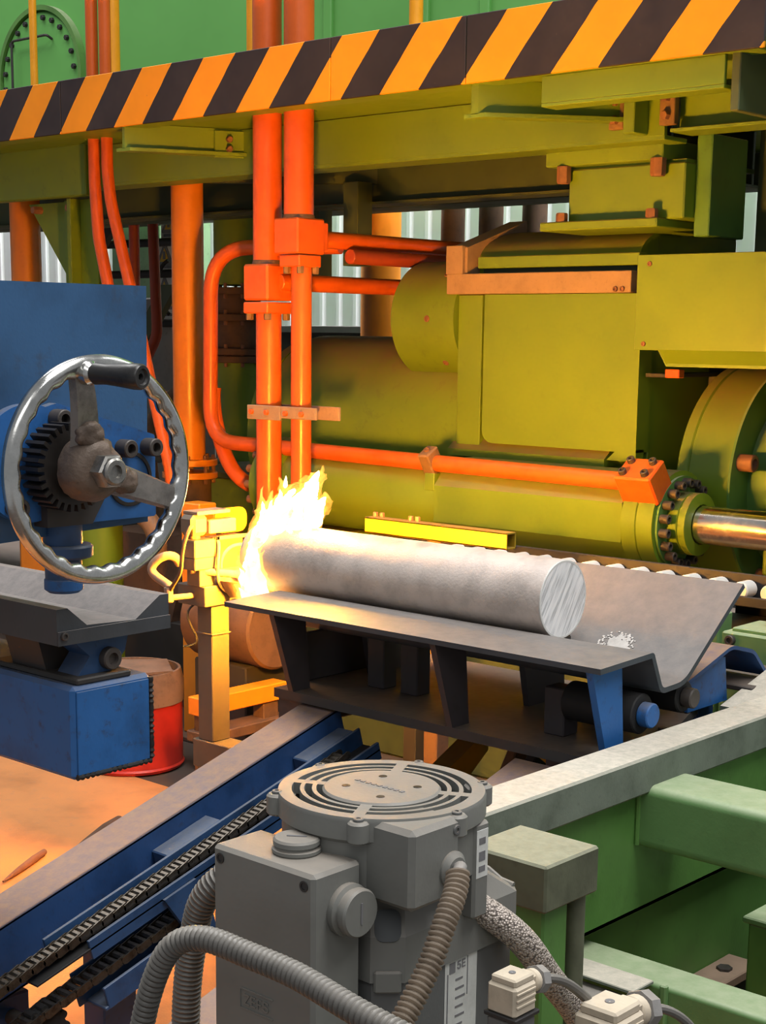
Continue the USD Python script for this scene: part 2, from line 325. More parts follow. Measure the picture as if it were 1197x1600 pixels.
# ================================================================== the hall
s = struct('floor', 'dark dusty concrete floor of the press hall')
s.p('slab', box(-16, 2, -1, 9.6, -.12, 0, 0), 'concrete')
s.done()
s = struct('wall_back', 'pale corrugated cladding wall behind the press')
s.p('lower_wall', box(-17, 1.5, 9.05, 9.3, 0, 1.80, 0), 'cladding_dark')
def clad(x0, x1):
    pts, x = [], x0
    while x < x1-1e-6:
        e = min(x+.18, x1); pts += [(x, 9.0), (x+.015, 8.972), (x+.045, 8.972), (x+.06, 9.0)] if e-x > .07 else [(x, 9.0)]
        x = e
    pts += [(x1, 9.0), (x1, 9.02), (x0, 9.02)]
    return prism(pts, 'z', 1.80, 6.0)
for k in range(17): s.p('cladding_panel', clad(-16.5+1.08*k, -16.5+1.08*(k+1)-.004), 'cladding', smooth=False)
s.p('sill_rail', box(-17, 1.5, 8.93, 9.05, 1.745, 1.80, .004), 'dark')
s.done()

single('floor_plate', prism([(-7, 3.79), (-2.9, 3.79), (-2.9, 3.2), (-1.2, 3.2), (-1.2, .6), (-7, .6)], 'z', 0.0, .006), 'floor_plate', 'rusty orange steel floor plate under the blue chain conveyor', 'floor plate', smooth=False)

# ================================================================== tank above the platform
t = Thing('oil_tank', 'big flat sided green oil tank standing above the hazard striped platform', 'tank')
t.p('body', box(-11.5, -1.5, 6.2, 7.5, 2.62, 6.0, .02), 'tank_green')
for xr in (-5.98, -5.316, -4.931, -4.2): t.p('seam_rib', box(xr-.03, xr+.03, 6.18, 6.21, 2.66, 6.0, .006), 'tank_green')
mh = t.p('manhole_cover', cyl((-8.47, 6.205, 3.30), (-8.47, 6.165, 3.30), .40, 64, .012), 'tank_green', 'round bolted manhole cover on the green tank')
mh2 = t.p('manhole_rim', lathe([(.405, 0), (.435, 0), (.435, .055), (.405, .055), (.405, 0)], (-8.47, 6.205, 3.30), (0, -1, 0), 64), 'frame_green', 'pale rim around the manhole cover')
for k in range(24):
    a = 2*math.pi*(k+.4)/24
    mh.p('bolt', hexbolt((-8.47+.36*math.cos(a), 6.165, 3.30+.36*math.sin(a)), (0, -1, 0), .017, .02), 'blackish')
mh.p('handle', tube(fillet([(-8.70, 6.16, 3.02), (-8.70, 6.12, 3.05), (-8.70, 6.12, 3.54), (-8.33, 6.12, 3.54), (-8.33, 6.16, 3.52)], .03), .008, 8), 'dark')
t.done()

# ================================================================== platform with striped fascia
t = Thing('maintenance_platform', 'yellow green steel platform with black and orange striped fascia above the press', 'platform')
for a, b in ((-7.6, -5.755), (-5.751, -4.134), (-4.130, -3.498), (-3.494, -2.375)):
    t.p('fascia_plate', box(a, b, 4.29, 4.302, 2.585, 2.806, .002), 'stripes', 'black and orange hazard striped fascia plate')
holes = unary_union([Point(x, y).buffer(r+.012) for x, y, r in ((-4.682, 4.5, .0585), (-4.503, 4.5, .0595), (-5.925, 4.6, .028), (-5.832, 4.6, .027))])
t.p('deck_plate', prism(sbox(-12, 4.303, -1.2, 7.55).difference(holes), 'z', 2.602, 2.618), 'green', smooth=False)
t.p('edge_flange', box(-7.6, -2.40, 4.303, 4.40, 2.586, 2.598, .002), 'green')
t.p('edge_channel', cat(box(-3.20, -2.52, 4.325, 4.340, 2.50, 2.586, .002), box(-3.20, -2.52, 4.325, 4.41, 2.488, 2.500, .002)), 'green')
t.p('main_beam', cat(box(-7.6, -2.99, 4.75, 4.77, 2.425, 2.600, .002), box(-7.6, -2.99, 4.752, 4.90, 2.412, 2.428, .002)), 'green')
t.p('cross_beam', cat(prism([(-5.36, 4.31), (-5.345, 4.31), (-5.105, 4.75), (-5.12, 4.75)], 'z', 2.50, 2.60), prism([(-5.40, 4.31), (-5.31, 4.31), (-5.07, 4.75), (-5.16, 4.75)], 'z', 2.488, 2.502)), 'green')
cp = t.p('connection_plate', prism([(-5.155, 4.64), (-5.146, 4.64), (-5.088, 4.75), (-5.098, 4.75)], 'z', 2.48, 2.59), 'green')
for z in (2.515, 2.555): cp.p('bolt', hexbolt((-5.115, 4.69, z), (1, -.5, 0), .014, .02), 'bolt_rust')
t.p('diagonal_brace', cat(prism([(-3.50, 4.33), (-3.47, 4.33), (-3.13, 4.75), (-3.16, 4.75)], 'z', 2.49, 2.60), prism([(-3.53, 4.33), (-3.44, 4.33), (-3.10, 4.75), (-3.19, 4.75)], 'z', 2.478, 2.492)), 'green')
t.p('stiffener', box(-3.10, -3.055, 4.66, 4.75, 2.43, 2.60, .003), 'green')
for x in (-3.17, -2.965):
    c = t.p('angle_cleat', box(x-.03, x+.03, 4.72, 4.75, 2.455, 2.575, .003), 'bronze')
    for z in (2.485, 2.545): c.p('bolt', hexbolt((x, 4.72, z), (0, -1, 0), .016, .022), 'bolt_rust')
t.p('outer_beam', cat(box(-2.95, -1.3, 4.78, 4.80, 2.44, 2.56, .002), box(-2.95, -1.3, 4.72, 4.86, 2.43, 2.442, .002)), 'green')
t.p('end_beam', box(-2.50, -2.47, 4.33, 5.6, 2.42, 2.60, .003), 'olive_dark')
for y, zb in ((5.45, 2.33), (6.1, 2.38), (6.8, 2.44), (7.45, 2.50)): t.p('deck_beam', cat(box(-9.5, -3.4, y, y+.02, zb, 2.60, .002), box(-9.5, -3.4, y-.06, y+.08, zb-.006, zb+.006, .002)), 'olive_dark')
t.p('deck_brace', prism([(-5.6, 4.95), (-5.52, 4.95), (-4.2, 6.1), (-4.28, 6.1)], 'z', 2.42, 2.50), 'olive_dark')
t.p('hanger', box(-5.02, -4.93, 5.30, 5.40, 2.05, 2.42, .003), 'olive_dark')
t.p('hanger', box(-5.55, -5.47, 5.60, 5.70, 1.95, 2.42, .003), 'olive_dark')
t.done()
for x, r, lab in ((-6.78, .019, 'leftmost thin orange yellow railing post on the platform in front of the manhole'), (-6.155, .036, 'thick orange yellow railing post beside the two thin red pipes'),
                  (-5.19, .026, 'orange yellow railing post just left of the two thick pipes'), (-4.25, .028, 'rightmost faded railing post behind the striped fascia')):
    q = Thing('railing_post', lab, 'post', 'railing posts on the platform')
    q.p('post', cyl((x, 4.9, 2.618), (x, 4.9, 4.2), r, 20), 'yellow_pole'); q.p('foot_plate', box(x-.06, x+.06, 4.84, 4.96, 2.618, 2.628, .002), 'yellow_pole'); q.done()

t = Thing('platform_support', 'olive green column with gusset plate under the left end of the platform', 'column')
t.p('head_block', box(-7.4, -6.10, 4.68, 4.74, 2.372, 2.62, .006), 'green_dusty')
t.p('column_web', box(-6.43, -6.17, 4.80, 4.83, 0, 2.372, .004), 'green_dusty')
t.p('flange', box(-6.33, -6.30, 4.74, 4.80, 0, 2.372, .003), 'green_dusty')
t.p('gusset', prism([(-6.80, 2.37), (-6.43, 2.37), (-6.43, 1.97), (-6.46, 1.97)], 'y', 4.86, 4.90), 'green_dusty')
for x in (-6.62, -6.34): t.p('bolt', hexbolt((x, 4.80, 2.33), (0, -1, 0), .02, .05), 'bolt_rust')
t.done()

# ================================================================== pedestal between platform and press
t = Thing('bearing_pedestal', 'yellow green bolted pedestal block carrying the platform on top of the press', 'pedestal')
t.p('cap_plate', cat(box(-3.568, -3.062, 4.86, 5.42, 2.362, 2.432, .004), box(-3.52, -3.0, 4.92, 5.40, 2.350, 2.366, .002)), 'green_dusty')
t.p('body', box(-3.487, -2.992, 4.90, 5.30, 2.160, 2.352, .005), 'green')
t.p('base_plate', box(-3.573, -3.063, 4.84, 5.36, 2.130, 2.162, .004), 'green_dusty')
t.p('side_plate', box(-2.992, -2.93, 4.97, 5.22, 2.10, 2.45, .004), 'frame_green')
for x, z, r in ((-3.49, 2.335, .026), (-3.085, 2.340, .028)): t.p('bolt', hexbolt((x, 4.87, z+.025), (0, 0, -1), r, .06), 'bolt_rust')
for x, z in ((-3.49, 2.160), (-3.10, 2.160)): t.p('bolt', hexbolt((x, 4.865, z), (0, 0, 1), .022, .035), 'bolt_rust')
t.done()

# ================================================================== press: container housing
t = Thing('container_housing', 'square yellow green container housing with raised panel and rusty angle on top', 'press housing')
t.p('body', box(-4.078, -3.200, 5.06, 5.75, 1.22, 1.93, .003), 'green')
t.p('left_strip', box(-4.078, -3.956, 4.99, 5.06, 1.292, 1.905, .003), 'green')
pp = unary_union([rrect(-3.932, -3.198, 1.319, 1.905, .05), sbox(-3.6, 1.319, -3.198, 1.905), sbox(-3.932, 1.6, -3.198, 1.905)])
t.p('front_panel', prism(pp, 'y', 4.975, 5.06), 'green')
t.p('foot_ledge', prism([(5.06, 1.36), (4.965, 1.288), (4.965, 1.26), (5.06, 1.26)], 'x', -4.10, -3.33), 'green_dusty')
t.p('corner_foot', prism([(-3.33, 1.285), (-3.28, 1.33), (-3.198, 1.33), (-3.198, 1.285)], 'y', 4.978, 5.03), 'green')
an = t.p('top_angle', box(-4.115, -3.236, 4.955, 5.05, 1.907, 1.987, .003), 'rust', 'rusty unpainted steel angle along the top of the housing')
an.p('upright', box(-4.118, -4.032, 4.952, 5.05, 1.985, 2.098, .003), 'rust')
an.p('strut', prism([(4.97, 2.09), (5.36, 2.215), (5.36, 2.12), (5.12, 1.99), (4.97, 1.99)], 'x', -4.112, -4.02), 'rust')
for x in (-3.30, -3.27): an.p('bolt', socket((x, 4.955, 1.92), (0, -1, 0), .010, .008), 'bolt_rust')
t.p('trim_strip', box(-3.995, -3.236, 5.005, 5.06, 2.008, 2.054, .003), 'green')
t.p('back_strip', box(-3.995, -3.236, 5.04, 5.10, 1.96, 2.012, .003), 'olive_dark')
dome_pts = [(5.05+.36*(1-math.cos(a)), 2.045+.125*math.sin(a)) for a in np.linspace(0, math.pi/2, 12)]
t.p('dome_cover', prism(dome_pts + [(5.75, 2.17), (5.75, 1.9), (5.05, 1.9)], 'x', -4.02, -3.26), 'green_dusty', 'dusty curved cover on top of the housing')
t.done()
t = Thing('guard_cover', 'large flat yellow green sheet guard at the right edge of the photo', 'guard')
t.p('front_sheet', box(-3.168, -2.0, 4.89, 4.90, 1.700, 2.037, .002), 'green')
t.p('top_fold', box(-3.168, -2.0, 4.90, 5.55, 2.028, 2.037, .002), 'green')
t.p('lower_fold', prism([(-3.095, 1.700), (-2.0, 1.700), (-2.0, 1.642), (-3.058, 1.642)], 'y', 4.935, 4.945), 'green')
t.p('lower_lip', prism([(4.892, 1.700), (4.945, 1.642), (4.951, 1.646), (4.90, 1.704)], 'x', -3.06, -2.0), 'green')
for x, z in ((-3.115, 2.005), (-3.128, 1.722)): t.p('screw', socket((x, 4.89, z), (0, -1, 0), .009, .006), 'bolt_rust')
t.done()
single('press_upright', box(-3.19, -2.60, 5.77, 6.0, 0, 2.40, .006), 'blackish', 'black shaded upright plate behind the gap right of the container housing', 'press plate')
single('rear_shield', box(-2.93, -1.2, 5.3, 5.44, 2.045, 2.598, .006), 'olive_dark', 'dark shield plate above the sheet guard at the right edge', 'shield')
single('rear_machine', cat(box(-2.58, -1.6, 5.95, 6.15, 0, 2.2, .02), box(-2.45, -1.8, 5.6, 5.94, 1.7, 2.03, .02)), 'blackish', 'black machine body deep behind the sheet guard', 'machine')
t = Thing('gap_bracket', 'dark bracket plate with small orange box under the left end of the sheet guard', 'bracket')
t.p('inner_plate', box(-3.185, -3.10, 5.45, 5.76, .88, 1.68, .006), 'dark')
t.p('switch_box', box(-3.09, -3.03, 4.98, 5.02, 1.60, 1.632, .003), 'orange', 'small orange box'); t.p('switch_arm', box(-3.185, -3.09, 5.0, 5.46, 1.60, 1.615, .002), 'dark')
t.done()
t = Thing('main_cylinder', 'big round yellow green main cylinder with flange and bolt right of the housing', 'cylinder')
ax = (5.47, 1.20)
t.p('barrel', lathe([(0, 0), (.43, 0), (.445, .012), (.445, .05), (.438, .056), (.445, .062), (.445, .225), (0, .225)], (-3.06, *ax), (1, 0, 0), 96), 'green')
t.p('flange', lathe([(0, 0), (.445, 0), (.445, .010), (.32, .012), (.32, .13), (0, .13)], (-2.835, *ax), (1, 0, 0), 96), 'frame_green')
for a in (205, 165, 240): t.p('bolt', socket((-2.825, ax[0]+.39*math.cos(math.radians(a)), ax[1]+.39*math.sin(math.radians(a))), (1, 0, 0), .032, .06, 20), 'bolt_rust')
t.p('rear_block', box(-2.70, -1.6, 5.06, 5.9, .9, 1.68, .01), 'green')
t.done()
t = Thing('side_drum', 'short round yellow green drum standing out left of the container housing', 'drum housing')
t.p('drum', lathe([(0, 0), (.228, 0), (.240, .012), (.240, .35), (0, .35)], (-4.43, 5.2, 1.81), (1, 0, 0), 80), 'green_dusty')
for a, x in ((-90, -4.22), (-42, -4.18), (-138, -4.18)):
    d = V(0, math.sin(math.radians(a)), math.cos(math.radians(a)))
    t.p('plug', socket(V(x, 5.2, 1.81)+d*.238, d, .014, .006), 'bolt_rust')
t.done()
t = Thing('container_cylinder', 'large brown dusted horizontal cylinder behind the vertical orange pipes', 'cylinder')
t.p('barrel', lathe([(0, 0), (.40, 0), (.42, .02), (.42, 1.2), (0, 1.2)], (-5.25, 5.42, 1.315), (1, 0, 0), 96), 'green_dusty')
t.p('end_flange', lathe([(0, 0), (.45, 0), (.45, .06), (0, .06)], (-5.31, 5.42, 1.27), (1, 0, 0), 64), 'green_dusty')
t.done()

# ================================================================== press: side cylinder with rod
t = Thing('side_cylinder', 'long yellow green hydraulic cylinder with bolted end and chrome rod in front of the press', 'hydraulic cylinder')
cy, cz = 4.85, 1.0935
t.p('round_barrel', lathe([(0, 0), (.165, 0), (.165, .9), (0, .9)], (-4.82, cy, cz), (1, 0, 0), 64), 'green')
fl = t.p('rear_flange', lathe([(0, 0), (.19, 0), (.20, .01), (.20, .07), (.193, .074), (.20, .078), (.20, .15), (.17, .16), (0, .16)], (-4.97, cy, cz), (1, 0, 0), 64), 'green')
for k in range(16):
    a = 2*math.pi*k/16; fl.p('bolt', socket((-4.97, cy+.175*math.cos(a), cz+.175*math.sin(a)), (-1, 0, 0), .018, .03), 'bolt_rust')
R8 = .185
oc = [(cy+R8*math.cos(a)*1.0, cz+R8*math.sin(a)) for a in [math.radians(22.5+45*k) for k in range(8)]]
t.p('octagonal_barrel', prism(oc, 'x', -3.93, -3.055), 'green')
t.p('head_flange', lathe([(0, 0), (.186, 0), (.186, .058), (.181, .061), (.186, .064), (.186, .13), (0, .13)], (-3.05, cy, cz), (1, 0, 0), 72), 'green')
hf = t.p('bolt_ring', lathe([(0, 0), (.168, 0), (.168, .012), (0, .012)], (-2.921, cy, cz), (1, 0, 0), 64), 'frame_green')
for k in range(18):
    a = 2*math.pi*(k+.5)/18; hf.p('bolt', socket((-2.911, cy+.145*math.cos(a), cz+.145*math.sin(a)), (1, 0, 0), .0165, .036, 16), 'bolt')
t.p('gland', lathe([(0, 0), (.112, 0), (.112, .042), (.106, .045), (.112, .048), (.112, .075), (.09, .08), (.072, .08), (.072, .07), (0, .07)], (-2.91, cy, cz), (1, 0, 0), 64), 'green')
t.p('rod', cyl((-2.85, cy, cz), (-1.6, cy, cz), .0675, 64), 'chrome', 'polished chrome piston rod')
t.done()
t = Thing('stop_bar', 'short square yellow steel bar behind the billet with small bolts on top', 'steel bar')
t.p('tube', cat(box(-3.583, -2.972, 3.90, 3.906, 1.078, 1.132, .002), box(-3.583, -2.972, 3.944, 3.95, 1.078, 1.132, .002), box(-3.583, -2.972, 3.90, 3.95, 1.126, 1.132, .002), box(-3.583, -2.972, 3.90, 3.95, 1.078, 1.084, .002)), 'yellow')
for x in (-3.56, -3.53, -3.40, -3.37): t.p('bolt', hexbolt((x, 3.93, 1.132), (0, 0, 1), .009, .016), 'bolt_rust')
t.p('support_leg', box(-3.35, -3.29, 3.955, 4.02, .02, 1.10, .003), 'rust_dark')
t.p('support_plate', box(-3.45, -3.2, 3.93, 4.10, .0, .02, .003), 'rust_dark')
t.done()

# press bed under the cylinders
t = Thing('press_bed', 'dark low press bed under the cylinders behind the billet tray', 'press bed')
t.p('bed', box(-5.40, -1.0, 4.75, 5.75, 0, .62, .01), 'olive_dark')
t.p('bed_upper', box(-5.2, -3.25, 5.02, 5.7, .62, .88, .01), 'olive_dark')
t.p('saddle', box(-4.70, -4.55, 4.72, 5.0, .62, .905, .006), 'green')
t.p('saddle', box(-3.30, -3.15, 4.72, 5.0, .62, .905, .006), 'green')
t.done()

# ================================================================== orange hydraulic pipework
t = Thing('hydraulic_pipe', 'thick vertical orange pipe on the left with square manifold, running down into the flame', 'pipe')
t.p('upper_pipe', cyl((-4.682, 4.5, 2.03), (-4.682, 4.5, 4.2), .0585, 32), 'orange')
t.p('weld_collar', lathe([(.05, 0), (.064, 0), (.060, .016), (.05, .02)], (-4.682, 4.5, 2.018), (0, 0, 1), 32), 'rust_dark')
mb = t.p('manifold', box(-4.755, -4.612, 4.43, 4.58, 1.874, 2.018, .008), 'orange', 'square orange manifold block')
fb = t.p('flange_block', box(-4.755, -4.612, 4.43, 4.575, 1.822, 1.868, .005), 'orange')
for x, y in ((-4.735, 4.45), (-4.63, 4.45), (-4.63, 4.555), (-4.735, 4.555)): fb.p('bolt', hexbolt((x, y, 1.822), (0, 0, -1), .016, .026), 'bronze')
t.p('lower_pipe', cyl((-4.676, 4.5, .62), (-4.676, 4.5, 1.83), .0525, 32), 'orange')
sb = t.p('side_flange', box(-4.755+.02, -4.63, 4.58, 4.61, 1.885, 2.0, .004), 'orange')
t.p('cross_pipe', cyl((-4.62, 4.50, 1.947), (-4.62, 5.45, 1.947), .034, 24), 'orange')
t.done()
t = Thing('hydraulic_pipe', 'thick vertical orange pipe on the right with raised manifold and thinner lower half', 'pipe')
t.p('upper_pipe', cyl((-4.503, 4.5, 2.20), (-4.503, 4.5, 4.2), .0595, 32), 'orange')
t.p('weld_collar', lathe([(.05, 0), (.066, 0), (.061, .016), (.05, .02)], (-4.503, 4.5, 2.190), (0, 0, 1), 32), 'rust_dark')
mb = t.p('manifold', box(-4.575, -4.440, 4.43, 4.585, 2.054, 2.192, .006), 'orange', 'square orange manifold block')
t.p('side_flange', box(-4.56, -4.45, 4.585, 4.615, 2.066, 2.18, .004), 'orange')
fb = t.p('flange_block', box(-4.553, -4.440, 4.44, 4.565, 2.004, 2.050, .004), 'orange')
for x, y in ((-4.53, 4.46), (-4.455, 4.46), (-4.455, 4.545)): fb.p('bolt', hexbolt((x, y, 2.004), (0, 0, -1), .015, .026), 'bronze')
t.p('lower_pipe', cyl((-4.488, 4.5, .62), (-4.488, 4.5, 2.01), .0415, 32), 'orange')
t.p('cross_pipe', cyl((-4.505, 4.55, 2.118), (-4.505, 5.70, 2.118), .034, 24), 'orange')
t.p('second_cross_pipe', cyl((-4.46, 4.75, 2.055), (-4.46, 5.70, 2.055), .03, 20), 'red_pipe')
t.done()
t = Thing('return_pipe', 'long bent orange pipe looping down and along the top of the side cylinder', 'pipe')
pth = fillet([(-4.70, 4.95, 2.112), (-5.315, 4.76, 2.112), (-5.318, 4.75, 1.262), (-4.02, 4.72, 1.248), (-3.05, 4.70, 1.240)], [.20, .16, .05], 10)
t.p('pipe', tube(resample(pth, .03), .033, 20), 'orange')
t.done()
t = Thing('branch_pipe', 'short orange branch pipe curving away behind the rear flange of the side cylinder', 'pipe')
t.p('pipe', tube(spline([(-5.320, 4.775, 1.50), (-5.322, 4.785, 1.36), (-5.295, 4.80, 1.24), (-5.22, 4.80, 1.13), (-5.13, 4.82, 1.07)], 24), .034, 18), 'orange')
t.done()
t = Thing('pipe_block', 'orange connection block with four black bolts at the end of the long pipe', 'pipe block')
R = rot((1, 0, 0), 36)
t.p('block', obox((-2.985, 4.70, 1.245), (.150, .115, .120), R, .006), 'orange')
for dx in (-.045, .045):
    for dy in (-.032, .032):
        p = V(-2.985, 4.70, 1.245) + R[:3, :3] @ V(dx, dy, .060)
        t.p('bolt', socket(p, R[:3, :3] @ V(0, 0, 1), .0145, .018, 16), 'bolt')
t.p('saddle', box(-3.03, -2.94, 4.70, 4.80, 1.17, 1.26, .004), 'frame_green')
t.done()
t = Thing('pipe_saddle', 'rusty brown saddle clamp on the long orange pipe', 'pipe clamp')
R = rot((1, 0, 0), 30)
t.p('clamp', obox((-3.975, 4.715, 1.248), (.055, .075, .115), R, .006), 'bronze')
t.p('bolt', socket(V(-3.975, 4.715, 1.248)+R[:3, :3]@V(0, 0, .057), R[:3, :3]@V(0, 0, 1), .012, .01), 'bolt_rust')
t.p('foot', box(-3.99, -3.94, 4.69, 4.76, 1.14, 1.21, .003), 'green')
t.done()
for xa, xb, lab in ((-4.728, -4.535, 'left pale steel clamp strap on the thicker vertical orange pipe'), (-4.530, -4.335, 'right pale steel clamp strap on the thinner vertical orange pipe')):
    t = Thing('pipe_strap', lab, 'pipe clamp', 'steel straps on the two vertical pipes')
    t.p('strap', box(xa, xb, 4.425, 4.438, 1.397 if xa < -4.6 else 1.407, 1.455, .002), 'rust')
    t.p('rear_strap', box(xa, xb, 4.56, 4.573, 1.40, 1.455, .002), 'rust')
    for f in (.16, .62): t.p('bolt', hexbolt((xa+(xb-xa)*f, 4.425, 1.428), (0, -1, 0), .012, .012), 'orange')
    t.done()
for nm, lab, pts, r in (('thin_pipe', 'left thin red orange pipe passing the platform and bending behind the blue plate', [(-5.925, 4.6, 4.2), (-5.925, 4.6, 2.41), (-5.905, 4.6, 2.17), (-5.84, 4.62, 1.85), (-5.82, 4.62, 1.0)], .028),
                        ('thin_pipe', 'right thin red orange pipe beside its twin, bending right behind the blue plate', [(-5.83, 4.6, 4.2), (-5.832, 4.6, 2.46), (-5.81, 4.6, 2.32), (-5.69, 4.62, 1.89), (-5.56, 4.62, 1.47), (-5.45, 4.62, 1.14), (-5.42, 4.62, .95)], .027)):
    single(nm, tube(resample(fillet(pts, .5, 8), .04), r, 16), 'orange', lab, 'pipe', 'pair of thin red orange pipes')
single('red_pipe', cyl((-7.86, 6.4, 0), (-7.86, 6.4, 2.43), .034, 14), 'red_pipe', 'straight dull red pipe between the stair signs and the thin orange pipes', 'pipe')
single('red_pipe', tube(resample(fillet([(-7.68, 6.4, 2.43), (-7.65, 6.4, 1.72), (-7.83, 6.4, 1.48), (-7.9, 6.4, 1.25), (-7.9, 6.4, 0)], .16), .04), .034, 14), 'red_pipe', 'dull red pipe with a bent lower end beside the stair signs', 'pipe')

# ================================================================== columns and background between blue plate and pipes
t = Thing('orange_column', 'tall orange pipe column with bolted flange left of the elbow pipe', 'column')
kx, ky = -5.862, 5.1
t.p('shaft', cyl((kx, ky, 1.12), (kx, ky, 2.60), .0775, 40), 'column_orange')
for z in (1.035, 1.098): t.p('flange', ringy((kx, ky, z), (0, 0, 1), .02, .137, .032, 40, .004), 'column_orange')
for k in range(8):
    a = k*math.pi/4; t.p('bolt', cyl((kx+.115*math.cos(a), ky+.115*math.sin(a), 1.01), (kx+.115*math.cos(a), ky+.115*math.sin(a), 1.15), .010, 8), 'bolt_rust')
t.p('lower_shaft', cyl((kx, ky, 0), (kx, ky, 1.035), .105, 32), 'rust_dark')
t.done()
t = Thing('orange_post', 'square orange post standing behind the burner stand', 'post')
t.p('post', box(-5.075, -4.955, 4.36, 4.46, .02, 1.03, .006), 'column_orange'); t.p('foot_plate', box(-5.13, -4.90, 4.30, 4.52, 0, .02, .003), 'rust_dark'); t.done()
t = Thing('orange_post', 'wide orange column at the far left above the blue plate', 'post')
t.p('post', cyl((-7.458, 5.3, 0), (-7.458, 5.3, 2.595), .084, 40), 'column_orange'); t.p('foot_plate', box(-7.6, -7.3, 5.15, 5.45, 0, .03, .003), 'rust_dark'); t.done()
t = Thing('orange_post', 'orange post far behind the two cross pipes', 'post')
t.p('post', cyl((-6.95, 7.7, 0), (-6.95, 7.7, 2.80), .13, 32), 'column_orange'); t.p('foot_plate', box(-7.15, -6.75, 7.5, 7.9, 0, .03, .003), 'rust_dark'); t.done()
for x in (-6.35, -6.05, -5.72, -4.58):
    lab = {-6.35: 'leftmost dark red post under the platform behind the rusty strut', -6.05: 'second dark red post under the platform', -5.72: 'third dark red post under the platform left of the pedestal', -4.58: 'dark red post right of the pedestal'}[x]
    t = Thing('red_post', lab, 'post', 'dark red posts behind the press'); t.p('post', cyl((x, 7.7, 0), (x, 7.7, 2.80), .075, 20), 'rust_dark'); t.p('foot_plate', box(x-.12, x+.12, 7.58, 7.82, 0, .02, .002), 'rust_dark'); t.done()
t = Thing('valve_stack', 'dark olive vertical valve stack with bolted flanges behind the elbow pipe', 'valve')
vx, vy = -7.01, 6.5
t.p('upper_pipe', cyl((vx, vy, 2.02), (vx, vy, 2.43), .15, 32), 'green_dusty')
for z, r in ((1.985, .19), (1.83, .19), (1.63, .19), (1.585, .19)): 
    f = t.p('flange', ringy((vx, vy, z-.02), (0, 0, 1), .02, r, .04, 32, .004), 'rust_dark')
    for k in range(10):
        a = 2*math.pi*k/10; f.p('bolt', cyl((vx+.165*math.cos(a), vy+.165*math.sin(a), z-.045), (vx+.165*math.cos(a), vy+.165*math.sin(a), z+.045), .011, 6), 'bolt_rust')
t.p('valve_body', cyl((vx, vy, 1.6), (vx, vy, 1.98), .13, 28), 'rust_dark')
t.p('lower_pipe', lathe([(0, 0), (.12, 0), (.12, .35), (.15, .55), (.15, .60), (0, .60)], (vx, vy, .97), (0, 0, 1), 32), 'green_dusty')
t.p('base', box(vx-.2, vx+.2, vy-.2, vy+.2, 0, .98, .01), 'olive_dark')
t.done()
t = Thing('pump_frame', 'olive green machine block behind the rear flange of the side cylinder', 'machine')
t.p('block', box(-6.2, -5.45, 5.35, 5.9, 0, 1.02, .01), 'green_dusty')
t.p('top_plate', box(-6.25, -5.42, 5.3, 5.95, 1.02, 1.05, .004), 'olive_dark')
t.done()
# stair, signs and cabinets far left
t = Thing('wall_cabinet', 'pale green electrical cabinet far behind the thin pipes', 'cabinet'); t.p('body', box(-9.72, -9.15, 7.7, 8.2, 0, 2.62, .01), 'hall_green'); t.p('door', box(-9.70, -9.17, 7.68, 7.70, .1, 2.55, .004), 'hall_green'); t.done()
t = Thing('grey_cabinet', 'grey cabinet low behind the handwheel', 'cabinet'); t.p('body', box(-9.05, -8.2, 7.4, 8.0, 0, 1.98, .01), 'grey_wall'); t.p('door', box(-9.03, -8.22, 7.385, 7.40, .1, 1.9, .004), 'grey_wall'); t.done()
def sign(x0, x1, z0, z1, y, lab):
    t = Thing('warning_sign', lab, 'sign', 'white warning signs by the stair')
    t.p('board', box(x0, x1, y, y+.006, z0, z1, .001), 'sign_white')
    w = min(x1-x0, z1-z0)*.36; c = ((x0+x1)/2, (z0+z1)/2+.02)
    tri = Polygon([(c[0]-w, c[1]-w*.8), (c[0]+w, c[1]-w*.8), (c[0], c[1]+w)])
    t.p('triangle', prism(tri.buffer(.012), 'y', y-.004, y), 'print'); t.p('triangle_face', prism(tri.buffer(-.012), 'y', y-.007, y-.004), 'sign_yellow')
    t.p('mark', prism(Polygon([(c[0]-.012, c[1]-w*.4), (c[0]+.012, c[1]-w*.4), (c[0]+.012, c[1]+w*.35), (c[0]-.012, c[1]+w*.35)]), 'y', y-.010, y-.007), 'print')
    t.p('text_line', box(x0+.03, x1-.03, y-.004, y, z0+.03, z0+.05, 0), 'print')
    t.done()
sign(-8.670, -8.49, 2.365, 2.56, 7.30, 'upper white warning sign with yellow triangle left of the orange column')
sign(-8.76, -8.50, 2.15, 2.35, 7.30, 'lower white warning sign with yellow triangle left of the orange column')
sign(-8.82, -8.50, 1.82, 2.14, 7.32, 'lowest pale sign board left of the orange column')
t = Thing('stair_rail', 'black stair handrail in front of the warning signs', 'handrail')
for z in (2.345, 2.135, 1.80): t.p('rail', cyl((-9.2, 7.15, z), (-8.1, 7.15, z), .028, 12), 'blackish')
for x in (-9.2, -8.25): t.p('upright', cyl((x, 7.15, 0), (x, 7.15, 2.40), .03, 12), 'blackish')
t.p('stringer', prism([(-9.5, 1.9), (-8.80, 2.58), (-8.70, 2.58), (-9.4, 1.85)], 'y', 7.0, 7.05), 'blackish')
t.p('stringer', prism([(-8.95, 1.2), (-8.2, 2.05), (-8.05, 2.05), (-8.8, 1.15)], 'y', 6.9, 6.95), 'olive_dark')
t.p('cable_loop', tube(spline([(-8.36, 7.1, 2.22), (-8.44, 7.08, 2.13), (-8.44, 7.08, 1.98), (-8.36, 7.1, 1.86)], 20), .014, 8), 'blackish')
t.done()
